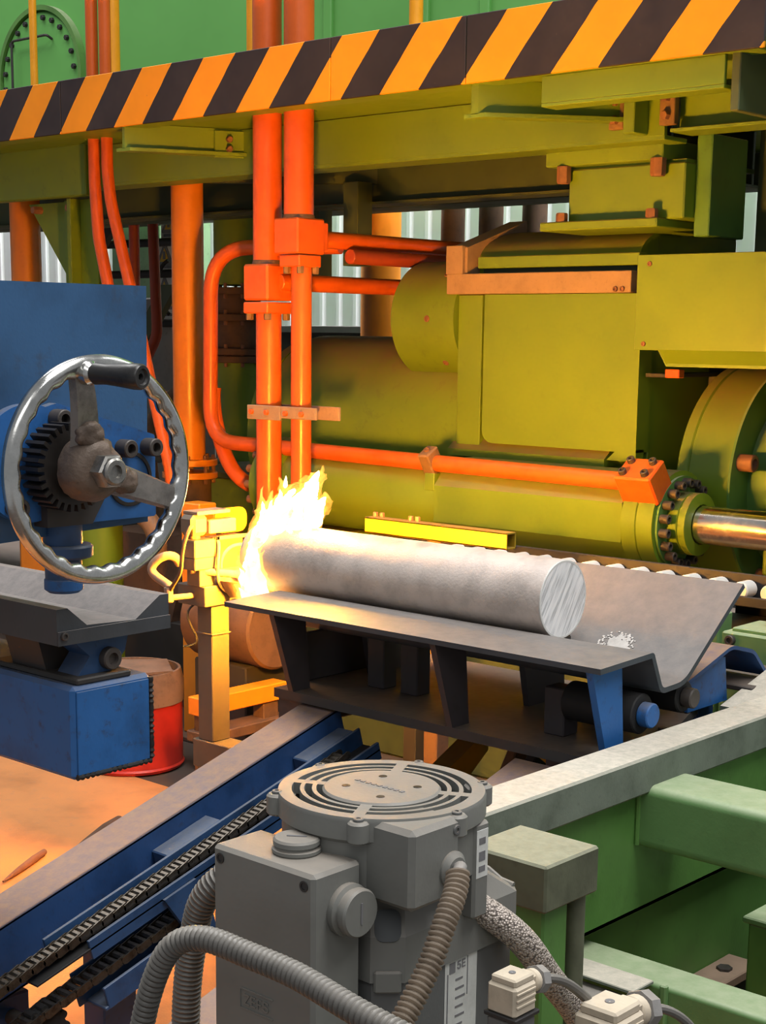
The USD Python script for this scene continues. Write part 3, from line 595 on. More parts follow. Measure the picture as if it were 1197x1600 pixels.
single('bent_pipe', tube(spline([(-8.45, 7.0, 0.02), (-8.45, 7.0, .8), (-8.40, 7.0, 1.18), (-8.25, 7.0, 1.30), (-8.05, 7.0, 1.42), (-7.95, 7.0, 1.62), (-7.93, 7.0, 2.0)], 40), .045, 14), 'bronze', 'brown curved pipe left of the orange column above the handwheel', 'pipe')
t = Thing('shutoff_valve', 'small red valve cap with grey knob behind the handwheel rim', 'valve')
t.p('cap', cyl((-7.35, 5.9, 1.05), (-7.16, 5.9, 1.05), .09, 24), 'red'); t.p('knob', cyl((-7.16, 5.9, 1.05), (-7.05, 5.9, 1.05), .06, 20), 'grey_dark'); t.p('stand', box(-7.33, -7.2, 5.84, 5.96, 0, .98, .004), 'dark'); t.done()
t = Thing('gas_valve', 'olive green vertical pipe with orange elbow low behind the handwheel', 'valve')
t.p('pipe', cyl((-5.75, 4.45, 0), (-5.75, 4.45, 1.16), .105, 28), 'green'); t.p('cap', cyl((-5.75, 4.45, 1.16), (-5.75, 4.45, 1.19), .12, 28), 'green')
t.p('elbow', tube(spline([(-5.62, 4.45, .95), (-5.5, 4.45, .95), (-5.38, 4.45, .90), (-5.35, 4.45, .76)], 20), .045, 14), 'bronze'); t.done()
t = Thing('orange_cover', 'orange sheet cover low behind the lower left of the handwheel', 'machine cover')
t.p('sheet', box(-6.02, -5.82, 4.2, 4.26, 0, 1.10, .004), 'column_orange'); t.p('flange', box(-6.06, -5.78, 4.18, 4.28, 0, .02, .002), 'rust_dark'); t.done()
t = Thing('brown_duct', 'brown sheet metal hood in the dark behind the red drum', 'hood')
t.p('hood', prism([(-6.05, .40), (-5.55, .40), (-5.47, .62), (-5.60, .80), (-6.05, .80)], 'y', 4.7, 5.2), 'rust_dark'); t.p('plinth', box(-6.1, -5.46, 4.7, 5.2, 0, .40, .006), 'dark'); t.done()
t = Thing('orange_beam', 'orange channel beam lying low between burner stand and tray leg', 'beam')
t.p('channel', box(-4.28, -4.2, 3.70, 4.14, .352, .42, .004), 'column_orange'); t.p('lower_rail', box(-4.29, -4.18, 3.70, 4.14, .25, .29, .004), 'rust_dark')
for y in (3.76, 4.06): t.p('leg', box(-4.27, -4.21, y-.04, y+.04, 0, .352, .003), 'rust_dark')
t.done()
t = Thing('burner_housing', 'round rusty burner housing low behind the burner stand', 'burner housing')
t.p('shell', cyl((-4.66, 4.15, .62), (-4.26, 4.15, .62), .165, 32, .01), 'rust_dark'); t.p('cradle', box(-4.62, -4.32, 4.03, 4.27, 0, .47, .006), 'dark'); t.done()

# ================================================================== roller conveyor behind the tray
t = Thing('roller_conveyor', 'dark roller conveyor with a row of white rollers along the far edge of the tray', 'conveyor')
t.p('rear_rail', box(-3.7, -1.3, 4.235, 4.250, .955, 1.040, .002), 'blackish'); t.p('front_rail', box(-3.7, -1.3, 4.150, 4.165, .955, .985, .002), 'blackish')
t.p('web', box(-3.7, -1.3, 4.165, 4.235, .955, .97, .002), 'blackish')
for k in range(22): t.p('roller', cyl((-3.52+.0945*k, 4.168, .998), (-3.52+.0945*k, 4.232, .998), .027, 20, .004), 'roller')
for x in (-3.6, -2.4, -1.4): t.p('leg', box(x-.03, x+.03, 4.17, 4.23, 0, .955, .003), 'dark')
t.done()
t = Thing('table_frame', 'green frame with bolted plates right of the tray end', 'machine frame')
f = t.p('front_plate', box(-2.222, -1.1, 3.95, 4.01, .45, .914, .005), 'frame_green_pale')
f.p('bolt', socket((-2.19, 3.95, .892), (0, -1, 0), .015, .015), 'bolt')
t.p('top_flange', box(-2.20, -1.1, 3.97, 4.13, .912, .925, .003), 'frame_green_pale')
l = t.p('post', box(-2.31, -2.255, 3.99, 4.07, 0, .952, .004), 'frame_green_pale')
l2 = t.p('side_plate', box(-2.54, -2.31, 4.01, 4.05, .4, .985, .004), 'frame_green'); l2.p('bolt', socket((-2.375, 4.01, .86), (0, -1, 0), .017, .015), 'bolt')
t.p('base', box(-2.222, -1.1, 4.01, 4.13, 0, .45, .004), 'frame_green')
t.p('pipe_fitting', cyl((-2.12, 4.06, .925), (-2.12, 4.06, .972), .017, 12), 'bolt')
t.done()

# ================================================================== billet tray
t = Thing('billet_tray', 'bent steel V tray on a blue footed base plate carrying the aluminium billet', 'billet tray')
prof = sheet([tuple(p[:2]) for p in fillet([(2.805, 1.03, 0), (3.022, 1.037, 0), (3.066, .945, 0), (3.160, .948, 0), (3.42, 1.152, 0)], [.015, .02, .10], 7)], .013)
t.p('v_plate', prism(prof, 'x', -3.09, -1.87), 'tray', smooth=20)
t.p('wear_strip', box(-3.08, -2.20, 3.135, 3.165, .955, 1.012, .003), 'tray_base')
t.p('wear_strip', box(-3.08, -2.20, 3.055, 3.082, .955, 1.020, .003), 'tray_base')
t.p('base_plate', prism([(-2.98, 2.885), (-1.86, 2.885), (-1.86, 3.02), (-2.045, 3.53), (-2.98, 3.53)], 'z', .772, .797), 'tray_base', smooth=20)
for x, m, lab in ((-2.915, 'dark_purple', None), (-2.36, 'dark_purple', None), (-1.905, 'blue', 'blue painted right hand tray leg')):
    t.p('leg', prism([(2.812, 1.018), (2.93, 1.018), (2.95, .797), (2.885, .797)], 'x', x-.009, x+.009), m, lab, smooth=20)
    if x < -2: t.p('rear_leg', prism([(3.17, .93), (3.33, 1.06), (3.36, .797), (3.20, .797)], 'x', x-.009, x+.009), m, smooth=20)
for y, z, r in ((3.03, .885, .048), (3.215, .895, .040)):
    q = t.p('support_roller', cyl((-2.10, y, z), (-1.90, y, z), r, 24), 'blackish')
    t.p('roller_bracket', box(-2.16, -2.10, y-.03, y+.03, .797, z+.03, .003), 'dark_purple')
    q.p('end_cap', cyl((-1.90, y, z), (-1.87, y, z), r*.62, 18), 'blue' if r > .045 else 'bolt')
t.p('end_plate', box(-2.985, -2.97, 3.0, 3.36, .797, .935, .003), 'dark_purple')
for x in (-2.78, -2.66): t.p('support_post', box(x-.03, x+.03, 3.075, 3.13, .797, .935, .003), 'dark_purple')
for x, y in ((-2.10, 3.40), (-2.06, 3.30), (-1.96, 3.22)): t.p('bolt', hexbolt((x, y, .797), (0, 0, 1), .011, .010), 'bolt')
for x in (-2.93, -2.03): t.p('slide_foot', box(x-.05, x+.05, 2.90, 3.46, .70, .772, .004), 'dark_purple')
t.done()

cells, prng = [], np.random.default_rng(3)
for ix in range(120):
    for iy in range(62):
        a, b = -2.31+.0024*ix, .0022*iy
        f = meshkit.fbm(np.array([[a*22, b*26, 2.0]]), 4, 3)[0]
        d = max(0, 1-b/.030)*(a < -2.10) + max(0, 1 - math.hypot((a+2.105)/.055, (b-.060)/.052))
        if prng.random() < 1.7*d*np.clip((f-.22)*2.6, 0, 1):
            q = .0012+.0014*prng.random(); cells.append(sbox(a-q, b-q, a+q, b+q))
pw = unary_union(cells).buffer(.0004); m = cat(*[prism(g, 'z', 0, .0012) for g in getattr(pw, 'geoms', [pw])]); v = m.vertices.copy()
m.vertices = np.stack([v[:, 0], 3.166+v[:, 1]*.787-v[:, 2]*.617, .9535+v[:, 1]*.617+v[:, 2]*.787], 1)
single('powder_patch', m, 'powder', 'white powder spilled in the tray groove right of the sawn billet end', 'powder', kind='stuff')
t = Thing('billet', 'long round aluminium billet with freshly sawn pale end lying in the tray', 'billet')
bl = lathe([(0, 0), (.095, 0), (.0985, .006)] + [(.0988 + .0004*math.sin(k*1.7), .02+.05*k) for k in range(21)] + [(.0985, 1.058), (.095, 1.063), (0, 1.063)], (-3.255, 3.11, 1.11), (1, 0, 0), 72)
t.p('body', bl, 'billet', smooth=40)
t.p('rim_edge', ringy((-2.193, 3.11, 1.11), (1, 0, 0), .0925, .0975, .003, 72, .0005), 'roller', 'bright burr around the sawn end')
t.p('sawn_end', cyl((-2.1925, 3.11, 1.11), (-2.1905, 3.11, 1.11), .0935, 72, .0005), 'billet_end', 'pale sawn end face with diagonal saw marks')
t.done()

# ================================================================== flame at the billet's end
def tongue(base, tip, r, seed, seg=26, n=20):
    base, tip = V(*base), V(*tip); L = np.linalg.norm(tip-base); pr = []
    for k in range(n):
        s = k/(n-1); pr.append((r*(math.sin(math.pi*min(.5, s*1.35+.18)) * (1-s)**.75) if k < n-1 else 0, s*L))
    m = lathe([(0, -r*.35)] + pr, base, tip-base, seg)
    q = meshkit.fbm(m.vertices*19+seed*3.1, 3, seed)-.5; q2 = meshkit.fbm(m.vertices*19+seed*5.7+40, 3, seed+9)-.5; q3 = meshkit.fbm(m.vertices*23+90, 3, seed+5)-.5; q = q + .5*(meshkit.fbm(m.vertices*62+7, 3, seed+2)-.5)
    m.vertices += np.stack([q, q2, q3], 1)*r*1.1
    return m
tg = [((-3.262, 3.160, 1.045), (-3.262, 3.150, 1.24), .036, 2), ((-3.285, 3.145, 1.06), (-3.295, 3.145, 1.26), .028, 2), ((-3.275, 3.175, 1.10), (-3.23, 3.155, 1.30), .036, 2),
      ((-3.22, 3.10, 1.205), (-3.14, 3.11, 1.31), .034, 1), ((-3.16, 3.10, 1.215), (-3.075, 3.11, 1.335), .034, 1), ((-3.10, 3.11, 1.220), (-3.05, 3.12, 1.365), .034, 1), ((-3.07, 3.12, 1.225), (-3.015, 3.12, 1.305), .028, 1),
      ((-3.20, 3.02, .975), (-3.21, 3.01, 1.10), .030, 0), ((-3.185, 3.02, 1.03), (-3.19, 3.02, 1.20), .030, 0), ((-3.215, 3.02, 1.08), (-3.175, 3.03, 1.245), .032, 0), ((-3.19, 3.03, 1.15), (-3.15, 3.04, 1.285), .026, 0),
      ((-3.225, 3.02, 1.0), (-3.25, 3.01, 1.09), .022, 0), ((-3.165, 3.02, .98), (-3.165, 3.02, 1.12), .022, 0), ((-3.15, 3.06, 1.185), (-3.11, 3.07, 1.27), .026, 0), ((-3.10, 3.08, 1.205), (-3.06, 3.09, 1.30), .026, 0), ((-3.045, 3.10, 1.215), (-3.01, 3.10, 1.275), .020, 0), ((-3.18, 3.00, .985), (-3.23, 2.99, 1.03), .018, 0)]
t = Thing('flame', 'bright yellow white gas flame licking around the left end of the billet', 'flame')
for k, (a, b, r, hot) in enumerate(tg):
    c = t.p('flame_tongue', tongue(a, b, r, k), ('flame_veil', 'flame_tip', 'flame_core')[hot], smooth=True)
    c.p('flame_fringe', tongue(a, tuple(V(*b)+(V(*b)-V(*a))*.22), r*1.55, k+30), 'flame_edge', smooth=True)
t.done()
single('spark', tongue((-3.155, 3.10, 1.315), (-3.15, 3.10, 1.35), .009, 77), 'flame_veil', 'small loose flame lick floating above the flame', 'flame', smooth=True)

# ================================================================== inclined chain conveyors
ANG = math.atan(.287); UY, UZ = math.cos(ANG), math.sin(ANG)
def inc(x, s, n): return V(x, 1.845 + UY*s - UZ*n, .462 + UZ*s + UY*n)      # s along the slope, n square to it
def ibox(x0, x1, s0, s1, n0, n1, b=.003):
    m = box(x0, x1, s0, s1, n0, n1, b); v = m.vertices
    m.vertices = np.stack([v[:, 0], 1.845 + UY*v[:, 1] - UZ*v[:, 2], .462 + UZ*v[:, 1] + UY*v[:, 2]], 1); return m
def chain_link(P, d, x, w, outer):
    """one roller chain link: two side plates and a roller, from pin P along d"""
    d = V(*d); L = np.linalg.norm(d); e = d/L; nn = np.cross(V(1, 0, 0), e)
    a = np.linspace(0, 2*math.pi, 8, endpoint=False); hh = .0115
    pl = [(L*.5+L*.5*(1 if math.cos(q) > 0 else -1)+hh*math.cos(q), hh*math.sin(q)) for q in a]
    ms = []
    for sx in (-1, 1):
        xo = x + sx*(w/2 + (.0035 if outer else 0)); v0 = [P+V(1, 0, 0)*(xo-x-.0015)+e*u+nn*q for u, q in pl]; v1 = [p+V(.003, 0, 0) for p in v0]
        f = [(0, k+1, k) for k in range(1, 7)] + [(8, 8+k, 8+k+1) for k in range(1, 7)] + [t2 for k in range(8) for t2 in ((k, (k+1) % 8, 8+(k+1) % 8), (k, 8+(k+1) % 8, 8+k))]
        ms.append(tm(np.vstack([v0, v1]), f))
    ms.append(cyl(P-V(w/2, 0, 0), P+V(w/2, 0, 0), .0095, 8, .001))
    return cat(*ms)
M['chain'] = paint('chain_oiled', (.13, .112, .092), rough=.33, metallic=.85, grime=.5, spots=.6, scale=40, grimecol=(.015, .013, .011))
def rail(name, lab, xs, s0, s1, clab, with_return=True):
    x1 = xs; t = Thing(name, lab, 'conveyor')
    t.p('main_beam', cat(ibox(x1-.125, x1, s0, s1, -.008, 0), ibox(x1-.008, x1, s0, s1, -.165, 0), ibox(x1-.125, x1, s0, s1, -.165, -.157)), 'rail_blue', smooth=20)
    for sk in (.43, .92): t.p('bracket', ibox(x1, x1+.055, sk, sk+.18, -.095, -.048), 'track_blue')
    t.p('rear_guide', ibox(x1+.052, x1+.060, .06, s1, -.105, -.050, .001), 'track_blue'); t.p('front_guide', ibox(x1+.112, x1+.120, .13, s1, -.128, -.080, .001), 'track_blue')
    t.p('track_floor', ibox(x1+.052, x1+.120, -.02, s1, -.104, -.098, .001), 'blackish')
    if with_return:
        t.p('return_channel', cat(ibox(x1+.050, x1+.056, .10, .47, -.26, -.17), ibox(x1+.050, x1+.125, .12, .47, -.262, -.252), ibox(x1+.118, x1+.126, .13, .47, -.262, -.205)), 'track_blue')
        t.p('link_plate', prism([tuple(inc(0, a, b)[1:]) for a, b in ((.345, -.10), (.445, -.10), (.470, -.25), (.40, -.25))], 'x', x1+.114, x1+.128), 'track_blue')
    ls = (.27, 1.0) if with_return else (.4, .95)
    for sk in ls:
        p = inc(0, sk, -.12); t.p('leg', box(x1-.10, x1-.02, p[1], p[1]+.10, 0.012, p[2], .004), 'rail_blue'); t.p('leg_foot', box(x1-.14, x1+.02, p[1]-.03, p[1]+.13, .006, .016, .002), 'rail_blue')
    t.done()
    c = Thing('roller_chain', clab, 'chain'); pitch = .0165
    xc = x1+.086
    n = int((s1-s0)/pitch)
    for k in range(n):
        P = inc(xc, s0-.10+k*pitch, -.072); c.p('link', chain_link(P, tuple(inc(0, pitch, 0)-inc(0, 0, 0)), xc, .030, k % 2 == 0), 'chain', smooth=20)
    if with_return:
        for k in range(24):
            P = inc(xc, .46-k*pitch*1.35, -.185); 
            c.p('return_link', chain_link(P, tuple(inc(0, -pitch*1.35, 0)-inc(0, 0, 0)), xc, .040, k % 2 == 0), 'chain', smooth=20)
    c.done()
rail('chain_conveyor', 'blue inclined chain conveyor with rusty tan top running up from the lower left', -2.766, -.30, 1.12, 'oily roller chain on the left blue conveyor in front of the orange floor')
rail('chain_conveyor', 'second blue chain conveyor mostly hidden under the tray with arched end cover on the right', -2.03, -.2, 1.08, 'oily roller chain of the right conveyor under the tray', with_return=False)
t = Thing('end_cover', 'dusty arched sheet cover with blue side at the upper end of the right chain conveyor', 'conveyor cover')
cov = sheet([tuple(p[:2]) for p in fillet([(3.36, .885, 0), (3.60, .955, 0), (3.72, .925, 0), (3.80, .850, 0)], [.10, .08], 6)], .010)
t.p('arched_sheet', prism(cov, 'x', -2.16, -1.99), 'rail_blue', smooth=40)
t.p('side_plate', prism([(3.42, .80), (3.42, .885), (3.55, .925), (3.60, .92), (3.62, .80)], 'x', -2.02, -2.01), 'blue')
t.p('inner_shelf', box(-2.14, -1.96, 3.66, 3.95, .82, .835, .003), 'tray_base')
t.p('outer_slope', prism([(3.55, .80), (3.95, .90), (3.95, .88), (3.55, .78)], 'x', -1.99, -1.90), 'beamtop')
t.p('leg', box(-2.14, -2.06, 3.56, 3.64, 0, .90, .004), 'rail_blue')
t.done()
t = Thing('chain_guard', 'yellow chain guards and brackets glowing under the tray behind the motor', 'guard')
t.p('guard_plate', prism([(3.02, .55), (3.30, .68), (3.30, .62), (3.02, .42)], 'x', -2.62, -2.56), 'yellow')
t.p('guard_plate', prism([(3.0, .25), (3.25, .62), (3.32, .60), (3.12, .25)], 'x', -2.42, -2.36), 'yellow')
t.p('guard_plate', box(-2.50, -2.30, 3.40, 3.42, .25, .62, .003), 'yellow')
t.p('bracket', obox((-2.40, 3.18, .56), (.03, .10, .24), rot((1, 0, 0), -35), .003), 'bronze')
t.p('bracket', obox((-2.30, 3.10, .54), (.03, .09, .30), rot((1, 0, 0), -35), .003), 'dark')
t.p('base', box(-2.64, -2.28, 3.0, 3.45, .006, .26, .004), 'dark')
t.done()
t = Thing('chain_sprocket', 'dark sprocket with lobed edge at the lower end of the left chain conveyor', 'sprocket')
P = inc(-2.68, -.02, -.235)
lob = Point(0, 0).buffer(.055)
for k in range(12): lob = lob.union(Point(.056*math.cos(k*math.pi/6), .056*math.sin(k*math.pi/6)).buffer(.010, quad_segs=3))
t.p('toothed_disc', prism([(P[1]+a, P[2]+b) for a, b in lob.exterior.coords], 'x', -2.70, -2.672), 'blackish')
t.p('shaft', cyl((-2.86, P[1], P[2]), (-2.60, P[1], P[2]), .018, 16), 'dark'); t.p('bearing', box(-2.85, -2.80, P[1]-.05, P[1]+.05, .006, P[2]+.05, .005), 'rail_blue')
t.p('hub_bolt', hexbolt((-2.60, P[1], P[2]), (1, 0, 0), .014, .012), 'nut')
t.done()
t = Thing('roller_shaft', 'blue grey tube crossing the bottom left corner of the photo', 'tube')
t.p('tube', cyl((-2.62, 1.55, .395), (-2.40, 1.90, .20), .028, 20), 'vblock'); t.p('bracket', box(-2.44, -2.36, 1.86, 1.94, .006, .24, .004), 'dark'); t.done()
t = Thing('foot_cap', 'grey round cap standing at the bottom beside the left conveyor leg', 'cap')
t.p('cap', cyl((-2.46, 1.95, .006), (-2.46, 1.95, .275), .036, 24, .006), 'conduit'); t.p('ring', ringy((-2.46, 1.95, .006), (0, 0, 1), .036, .060, .02, 24), 'dark'); t.done()
t = Thing('scrap_pile', 'dark lumps of scale lying at the bottom between cap and sprocket', 'scrap')
for k, (x, y, r) in enumerate(((-2.52, 1.86, .045), (-2.58, 1.98, .04), (-2.45, 2.08, .05), (-2.54, 2.10, .045))):
    m = trimesh.creation.icosphere(2, r); m.vertices *= (.8 + .5*meshkit.fbm(m.vertices*30+k, 3, k))[:, None]; m.apply_translation((x, y, .006+r*.7)); t.p('lump', m, 'rust_dark')
t.done()
# debris on the floor plate
def loose_bar(name, lab, p, q, r, mat='rust_dark', taper=.4):
    p, q = V(*p), V(*q); d = q-p; L = np.linalg.norm(d)
    single(name, lathe([(0, 0), (r*taper, 0), (r*.8, L*.35), (r, L*.75), (r*.8, L), (0, L)], p, d, 14), mat, lab, 'scrap')
loose_bar('scrap_rod', 'tapered dark rod lying on the orange floor plate', (-4.06, 2.98, .025), (-4.24, 3.34, .03), .027)
loose_bar('scrap_rod', 'second tapered dark rod partly under the rail, right of the first', (-3.95, 3.10, .022), (-4.02, 3.36, .028), .022)
loose_bar('scrap_pin', 'thin rusty pin lying on the orange floor plate', (-4.05, 2.72, .016), (-4.19, 2.98, .018), .013, 'bolt_rust', .25)
loose_bar('scrap_bolt', 'short black bolt lying on the floor plate next to the rail', (-3.93, 2.86, .018), (-3.90, 2.95, .022), .022, 'blackish', .8)
loose_bar('scrap_bolt', 'tiny black bolt between the short bolt and the rail', (-3.86, 3.03, .016), (-3.84, 3.07, .018), .016, 'blackish', .8)
t = Thing('steel_offcut', 'flat dusty steel offcut lying beside the rods on the floor plate', 'offcut')
t.p('plate', prism([(-4.02, 3.14), (-4.20, 3.40), (-3.95, 3.55), (-3.85, 3.35)], 'z', .006, .020), 'floor_plate'); t.p('block', box(-3.99, -3.90, 3.42, 3.52, .020, .07, .006), 'rust'); t.done()

# ================================================================== blue clamp with handwheel (left)
t = Thing('blue_clamp_plate', 'tall blue steel plate behind the handwheel at the left edge', 'machine plate')
xp = -2.335
t.p('plate', prism([(1.20, 1.832), (1.928, 1.832), (1.923, 1.387), (1.745, 1.381), (1.20, 1.36)], 'x', xp-.025, xp), 'blue_plate', smooth=20)
t.p('back_box', box(xp-.45, xp-.025, 1.15, 1.80, 1.40, 1.80, .006), 'blue')
fp = unary_union([Point(1.640, 1.515).buffer(.105), Polygon([(1.62, 1.60), (1.70, 1.62), (1.925, 1.555), (1.925, 1.40), (1.70, 1.40)])]).buffer(-.006).buffer(.006)
f = t.p('bearing_flange', prism(fp, 'x', xp, xp+.022), 'blue', 'blue bearing flange with socket bolts')
for y, z in ((1.697, 1.593), (1.845, 1.533), (1.905, 1.533), (1.60, 1.44)): f.p('bolt', socket((xp+.022, y, z), (1, 0, 0), .017, .030, 18), 'bolt')
f.p('cover_ring', ringy((xp+.022, 1.862, 1.475), (1, 0, 0), .045, .052, .004, 40, .001), 'gear')
t.p('lower_lug', prism([(1.66, 1.40), (1.76, 1.40), (1.80, 1.46), (1.66, 1.50)], 'x', xp, xp+.04), 'dark')
t.done()
t = Thing('handwheel', 'polished aluminium handwheel with two arms, black grip and greasy hub', 'handwheel')
wc = V(-2.175, 1.686, 1.51); WR = .1845
def rimr(a):
    return .0135
n = 180; pth = [wc + V(0, WR*math.cos(a), WR*math.sin(a)) for a in np.arange(n)/n*2*math.pi]
rim = tube(pth, .0148, 20, closed=True)
vv = rim.vertices - wc; rad = np.hypot(vv[:, 1], vv[:, 2]); ang = np.arctan2(vv[:, 2], vv[:, 1])
inn = np.clip((WR+.002-rad)/.014, 0, 1)
vv *= np.ones((1, 3)); sc = 1 - inn*.016*(.5+.5*np.cos(ang*30))*(1/1.0)*(.0+1.0)*1.6
vv[:, 1] *= sc; vv[:, 2] *= sc; rim.vertices = vv + wc
t.p('rim', rim, 'wheel', smooth=True)
def arm(a, w0, w1):
    ca, sa = math.cos(a), math.sin(a); ms = []
    L0, L1 = .035, WR-.004; k = 7; pts = []
    v, fc = [], []
    for i in range(k+1):
        s = i/k; r = L0+(L1-L0)*s; w = w0+(w1-w0)*s; dx = .030*math.sin(s*math.pi*.5) - .030
        c = wc + V(dx*.9, r*ca, r*sa); q = V(0, -sa, ca)
        for tx, qq in ((-.007, -1), (.007, -.8), (.007, .8), (-.007, 1)): v.append(c + V(tx, 0, 0) + q*w/2*qq)
        if i: b = 4*i; fc += [z for j in range(4) for z in ((b-4+j, b-4+(j+1) % 4, b+(j+1) % 4), (b-4+j, b+(j+1) % 4, b+j))]
    fc += [(0, 2, 1), (0, 3, 2), (4*k, 4*k+1, 4*k+2), (4*k, 4*k+2, 4*k+3)]
    m = tm(v, fc); m.fix_normals(); return m
for a in (102, -20): t.p('arm', arm(math.radians(a), .062, .044), 'wheel_arm', smooth=30)
hub = lathe([(0, -.055), (.050, -.055), (.056, -.048), (.056, -.012), (.048, .004), (.034, .012), (0, .012)], wc, (1, 0, 0), 40)
hub.vertices += (meshkit.fbm(hub.vertices*70, 3, 4)-.5)[:, None]*V(.006, .008, .008)
t.p('hub', hub, 'greasy', smooth=True)
for a in (102, -20):
    g = trimesh.creation.icosphere(3, 1.0); g.vertices *= (.016, .030, .026)
    g.vertices *= (.7 + .6*meshkit.fbm(g.vertices*60+a, 3, 3))[:, None]; g.apply_translation(wc + V(-.010, .062*math.cos(math.radians(a)), .062*math.sin(math.radians(a)))); t.p('grease_lump', g, 'greasy', smooth=True)
nt = t.p('nut', lathe([(0, 0), (.031, 0), (.031, .026), (.027, .030), (0, .030)], wc+V(.010, 0, 0), (1, 0, 0), 6), 'nut', smooth=20)
nt.p('shaft_end', lathe([(0, 0), (.024, 0), (.024, .010), (.020, .013), (.012, .013), (.010, .004), (0, .004)], wc+V(.034, 0, 0), (1, 0, 0), 24), 'nut')
t.p('shaft', cyl(wc-V(.13, 0, 0), wc-V(.05, 0, 0), .030, 24), 'gear')
gz = 30; gp = []
for k in range(gz):
    for da, r in ((-.30, .066), (-.20, .079), (.20, .079), (.30, .066)): a = 2*math.pi*(k+da)/gz; gp.append((wc[1]+r*math.cos(a), wc[2]+r*math.sin(a)))
t.p('gear', prism(gp, 'x', wc[0]-.125, wc[0]-.070), 'gear', 'black toothed gear behind the hub', smooth=20)
a = math.radians(100); g0 = wc + V(.006, (WR-.014)*math.cos(a), (WR-.014)*math.sin(a))
gd = V(.82, .16, -.03); gd /= np.linalg.norm(gd)
gr = t.p('grip', lathe([(0, .018), (.0155, .018), (.019, .024), (.0175, .045), (.0195, .075), (.0222, .108), (.0218, .120), (.019, .124), (.014, .124), (.012, .120), (.006, .120), (.005, .112), (0, .112)], g0, gd, 28), 'black_plastic', 'black plastic turning grip', smooth=40)
gr.p('collar', lathe([(0, -.012), (.021, -.012), (.021, .012), (.016, .018), (0, .018)], g0, gd, 24), 'wheel')
t.done()
t = Thing('clamp_screw', 'blue clamp screw with collar hanging under the handwheel', 'clamp screw')
q = (-2.335, 1.722)
t.p('upper_rod', box(q[0]-.020, q[0]+.020, q[1]-.018, q[1]+.018, 1.425, 1.47, .004), 'gear')
t.p('sleeve', cyl((*q, 1.35), (*q, 1.432), .036, 32, .004), 'track_blue'); t.p('collar', cyl((*q, 1.338), (*q, 1.362), .055, 40, .004), 'track_blue')
t.p('lower_rod', cyl((*q, 1.285), (*q, 1.345), .034, 28), 'track_blue'); t.p('foot', lathe([(0, 0), (.028, 0), (.036, .006), (.036, .024), (.028, .032), (0, .032)], (*q, 1.2725), (0, 0, 1), 32), 'blue')
t.p('rim_nut', hexbolt((*q, 1.305), (0, 0, 1), .030, .010), 'nut')
t.done()
t = Thing('v_block', 'dark steel V block with dusty grooved top below the handwheel', 'V block')
vb = [(1.703, 1.241), (1.725, 1.241), (1.775, 1.196), (1.880, 1.188), (1.930, 1.231), (1.970, 1.231), (1.970, 1.166), (1.895, 1.148), (1.70, 1.168)]
vb = [(1.703, 1.2405), (1.728, 1.2405), (1.772, 1.2035), (1.888, 1.199), (1.950, 1.2400), (1.972, 1.2400), (1.972, 1.172), (1.703, 1.172)]
t.p('block', prism(vb, 'x', -3.4, -2.335), 'vblock', smooth=20)
t.p('end_plate', prism(unary_union([Polygon(vb)]).intersection(sbox(1.703, 1.172, 1.972, 1.1985)), 'x', -2.334, -2.330), 'vblock', smooth=20)
for x in (-2.36,): t.p('set_screw', socket((x+.03, 1.715, 1.19), (1, 0, 0), .008, .006), 'bolt')
t.done()
t = Thing('hinge_bracket', 'dark blue hinge bracket with bolt between V block and blue box', 'bracket')
t.p('bracket_plate', prism([(1.758, 1.172), (1.895, 1.172), (1.885, 1.135), (1.850, 1.098), (1.77, 1.098), (1.80, 1.135)], 'x', -2.43, -2.365), 'track_blue', smooth=20)
t.p('rear_plate', prism([(1.74, 1.172), (1.86, 1.172), (1.84, 1.098), (1.76, 1.098)], 'x', -2.56, -2.45), 'dark')
t.p('pivot_bolt', socket((-2.365, 1.843, 1.126), (1, 0, 0), .022, .018, 20), 'bolt')
t.p('weld_foot', box(-2.62, -2.34, 1.75, 1.88, 1.088, 1.100, .005), 'dark')
t.done()
t = Thing('blue_box_beam', 'heavy worn blue box beam under the V block at the left edge', 'beam')
t.p('beam', box(-3.6, xp, 1.733, 1.925, .906, 1.088, .008), 'blue')
wd = [tube([V(xp-.001, 1.737+.004*math.sin(k), .915+.0165*k) for k in range(11)], .003, 6)]
t.p('end_cap', box(xp, xp+.004, 1.742, 1.916, .916, 1.078, .002), 'blue')
for k, (ya, za, yb, zb) in enumerate(((1.921, .915, 1.921, 1.08), (1.740, .912, 1.918, .912))):
    pth = [V(xp+.002, ya+(yb-ya)*q/30, za+(zb-za)*q/30) for q in range(31)]
    t.p('weld_bead', tube(pth, .005, 8, rf=lambda i: .0025+.0045*abs(math.sin(i*1.7+k))), 'blackish')
t.p('column', box(-3.58, -3.40, 1.74, 1.92, .006, .908, .006), 'blue')
t.done()

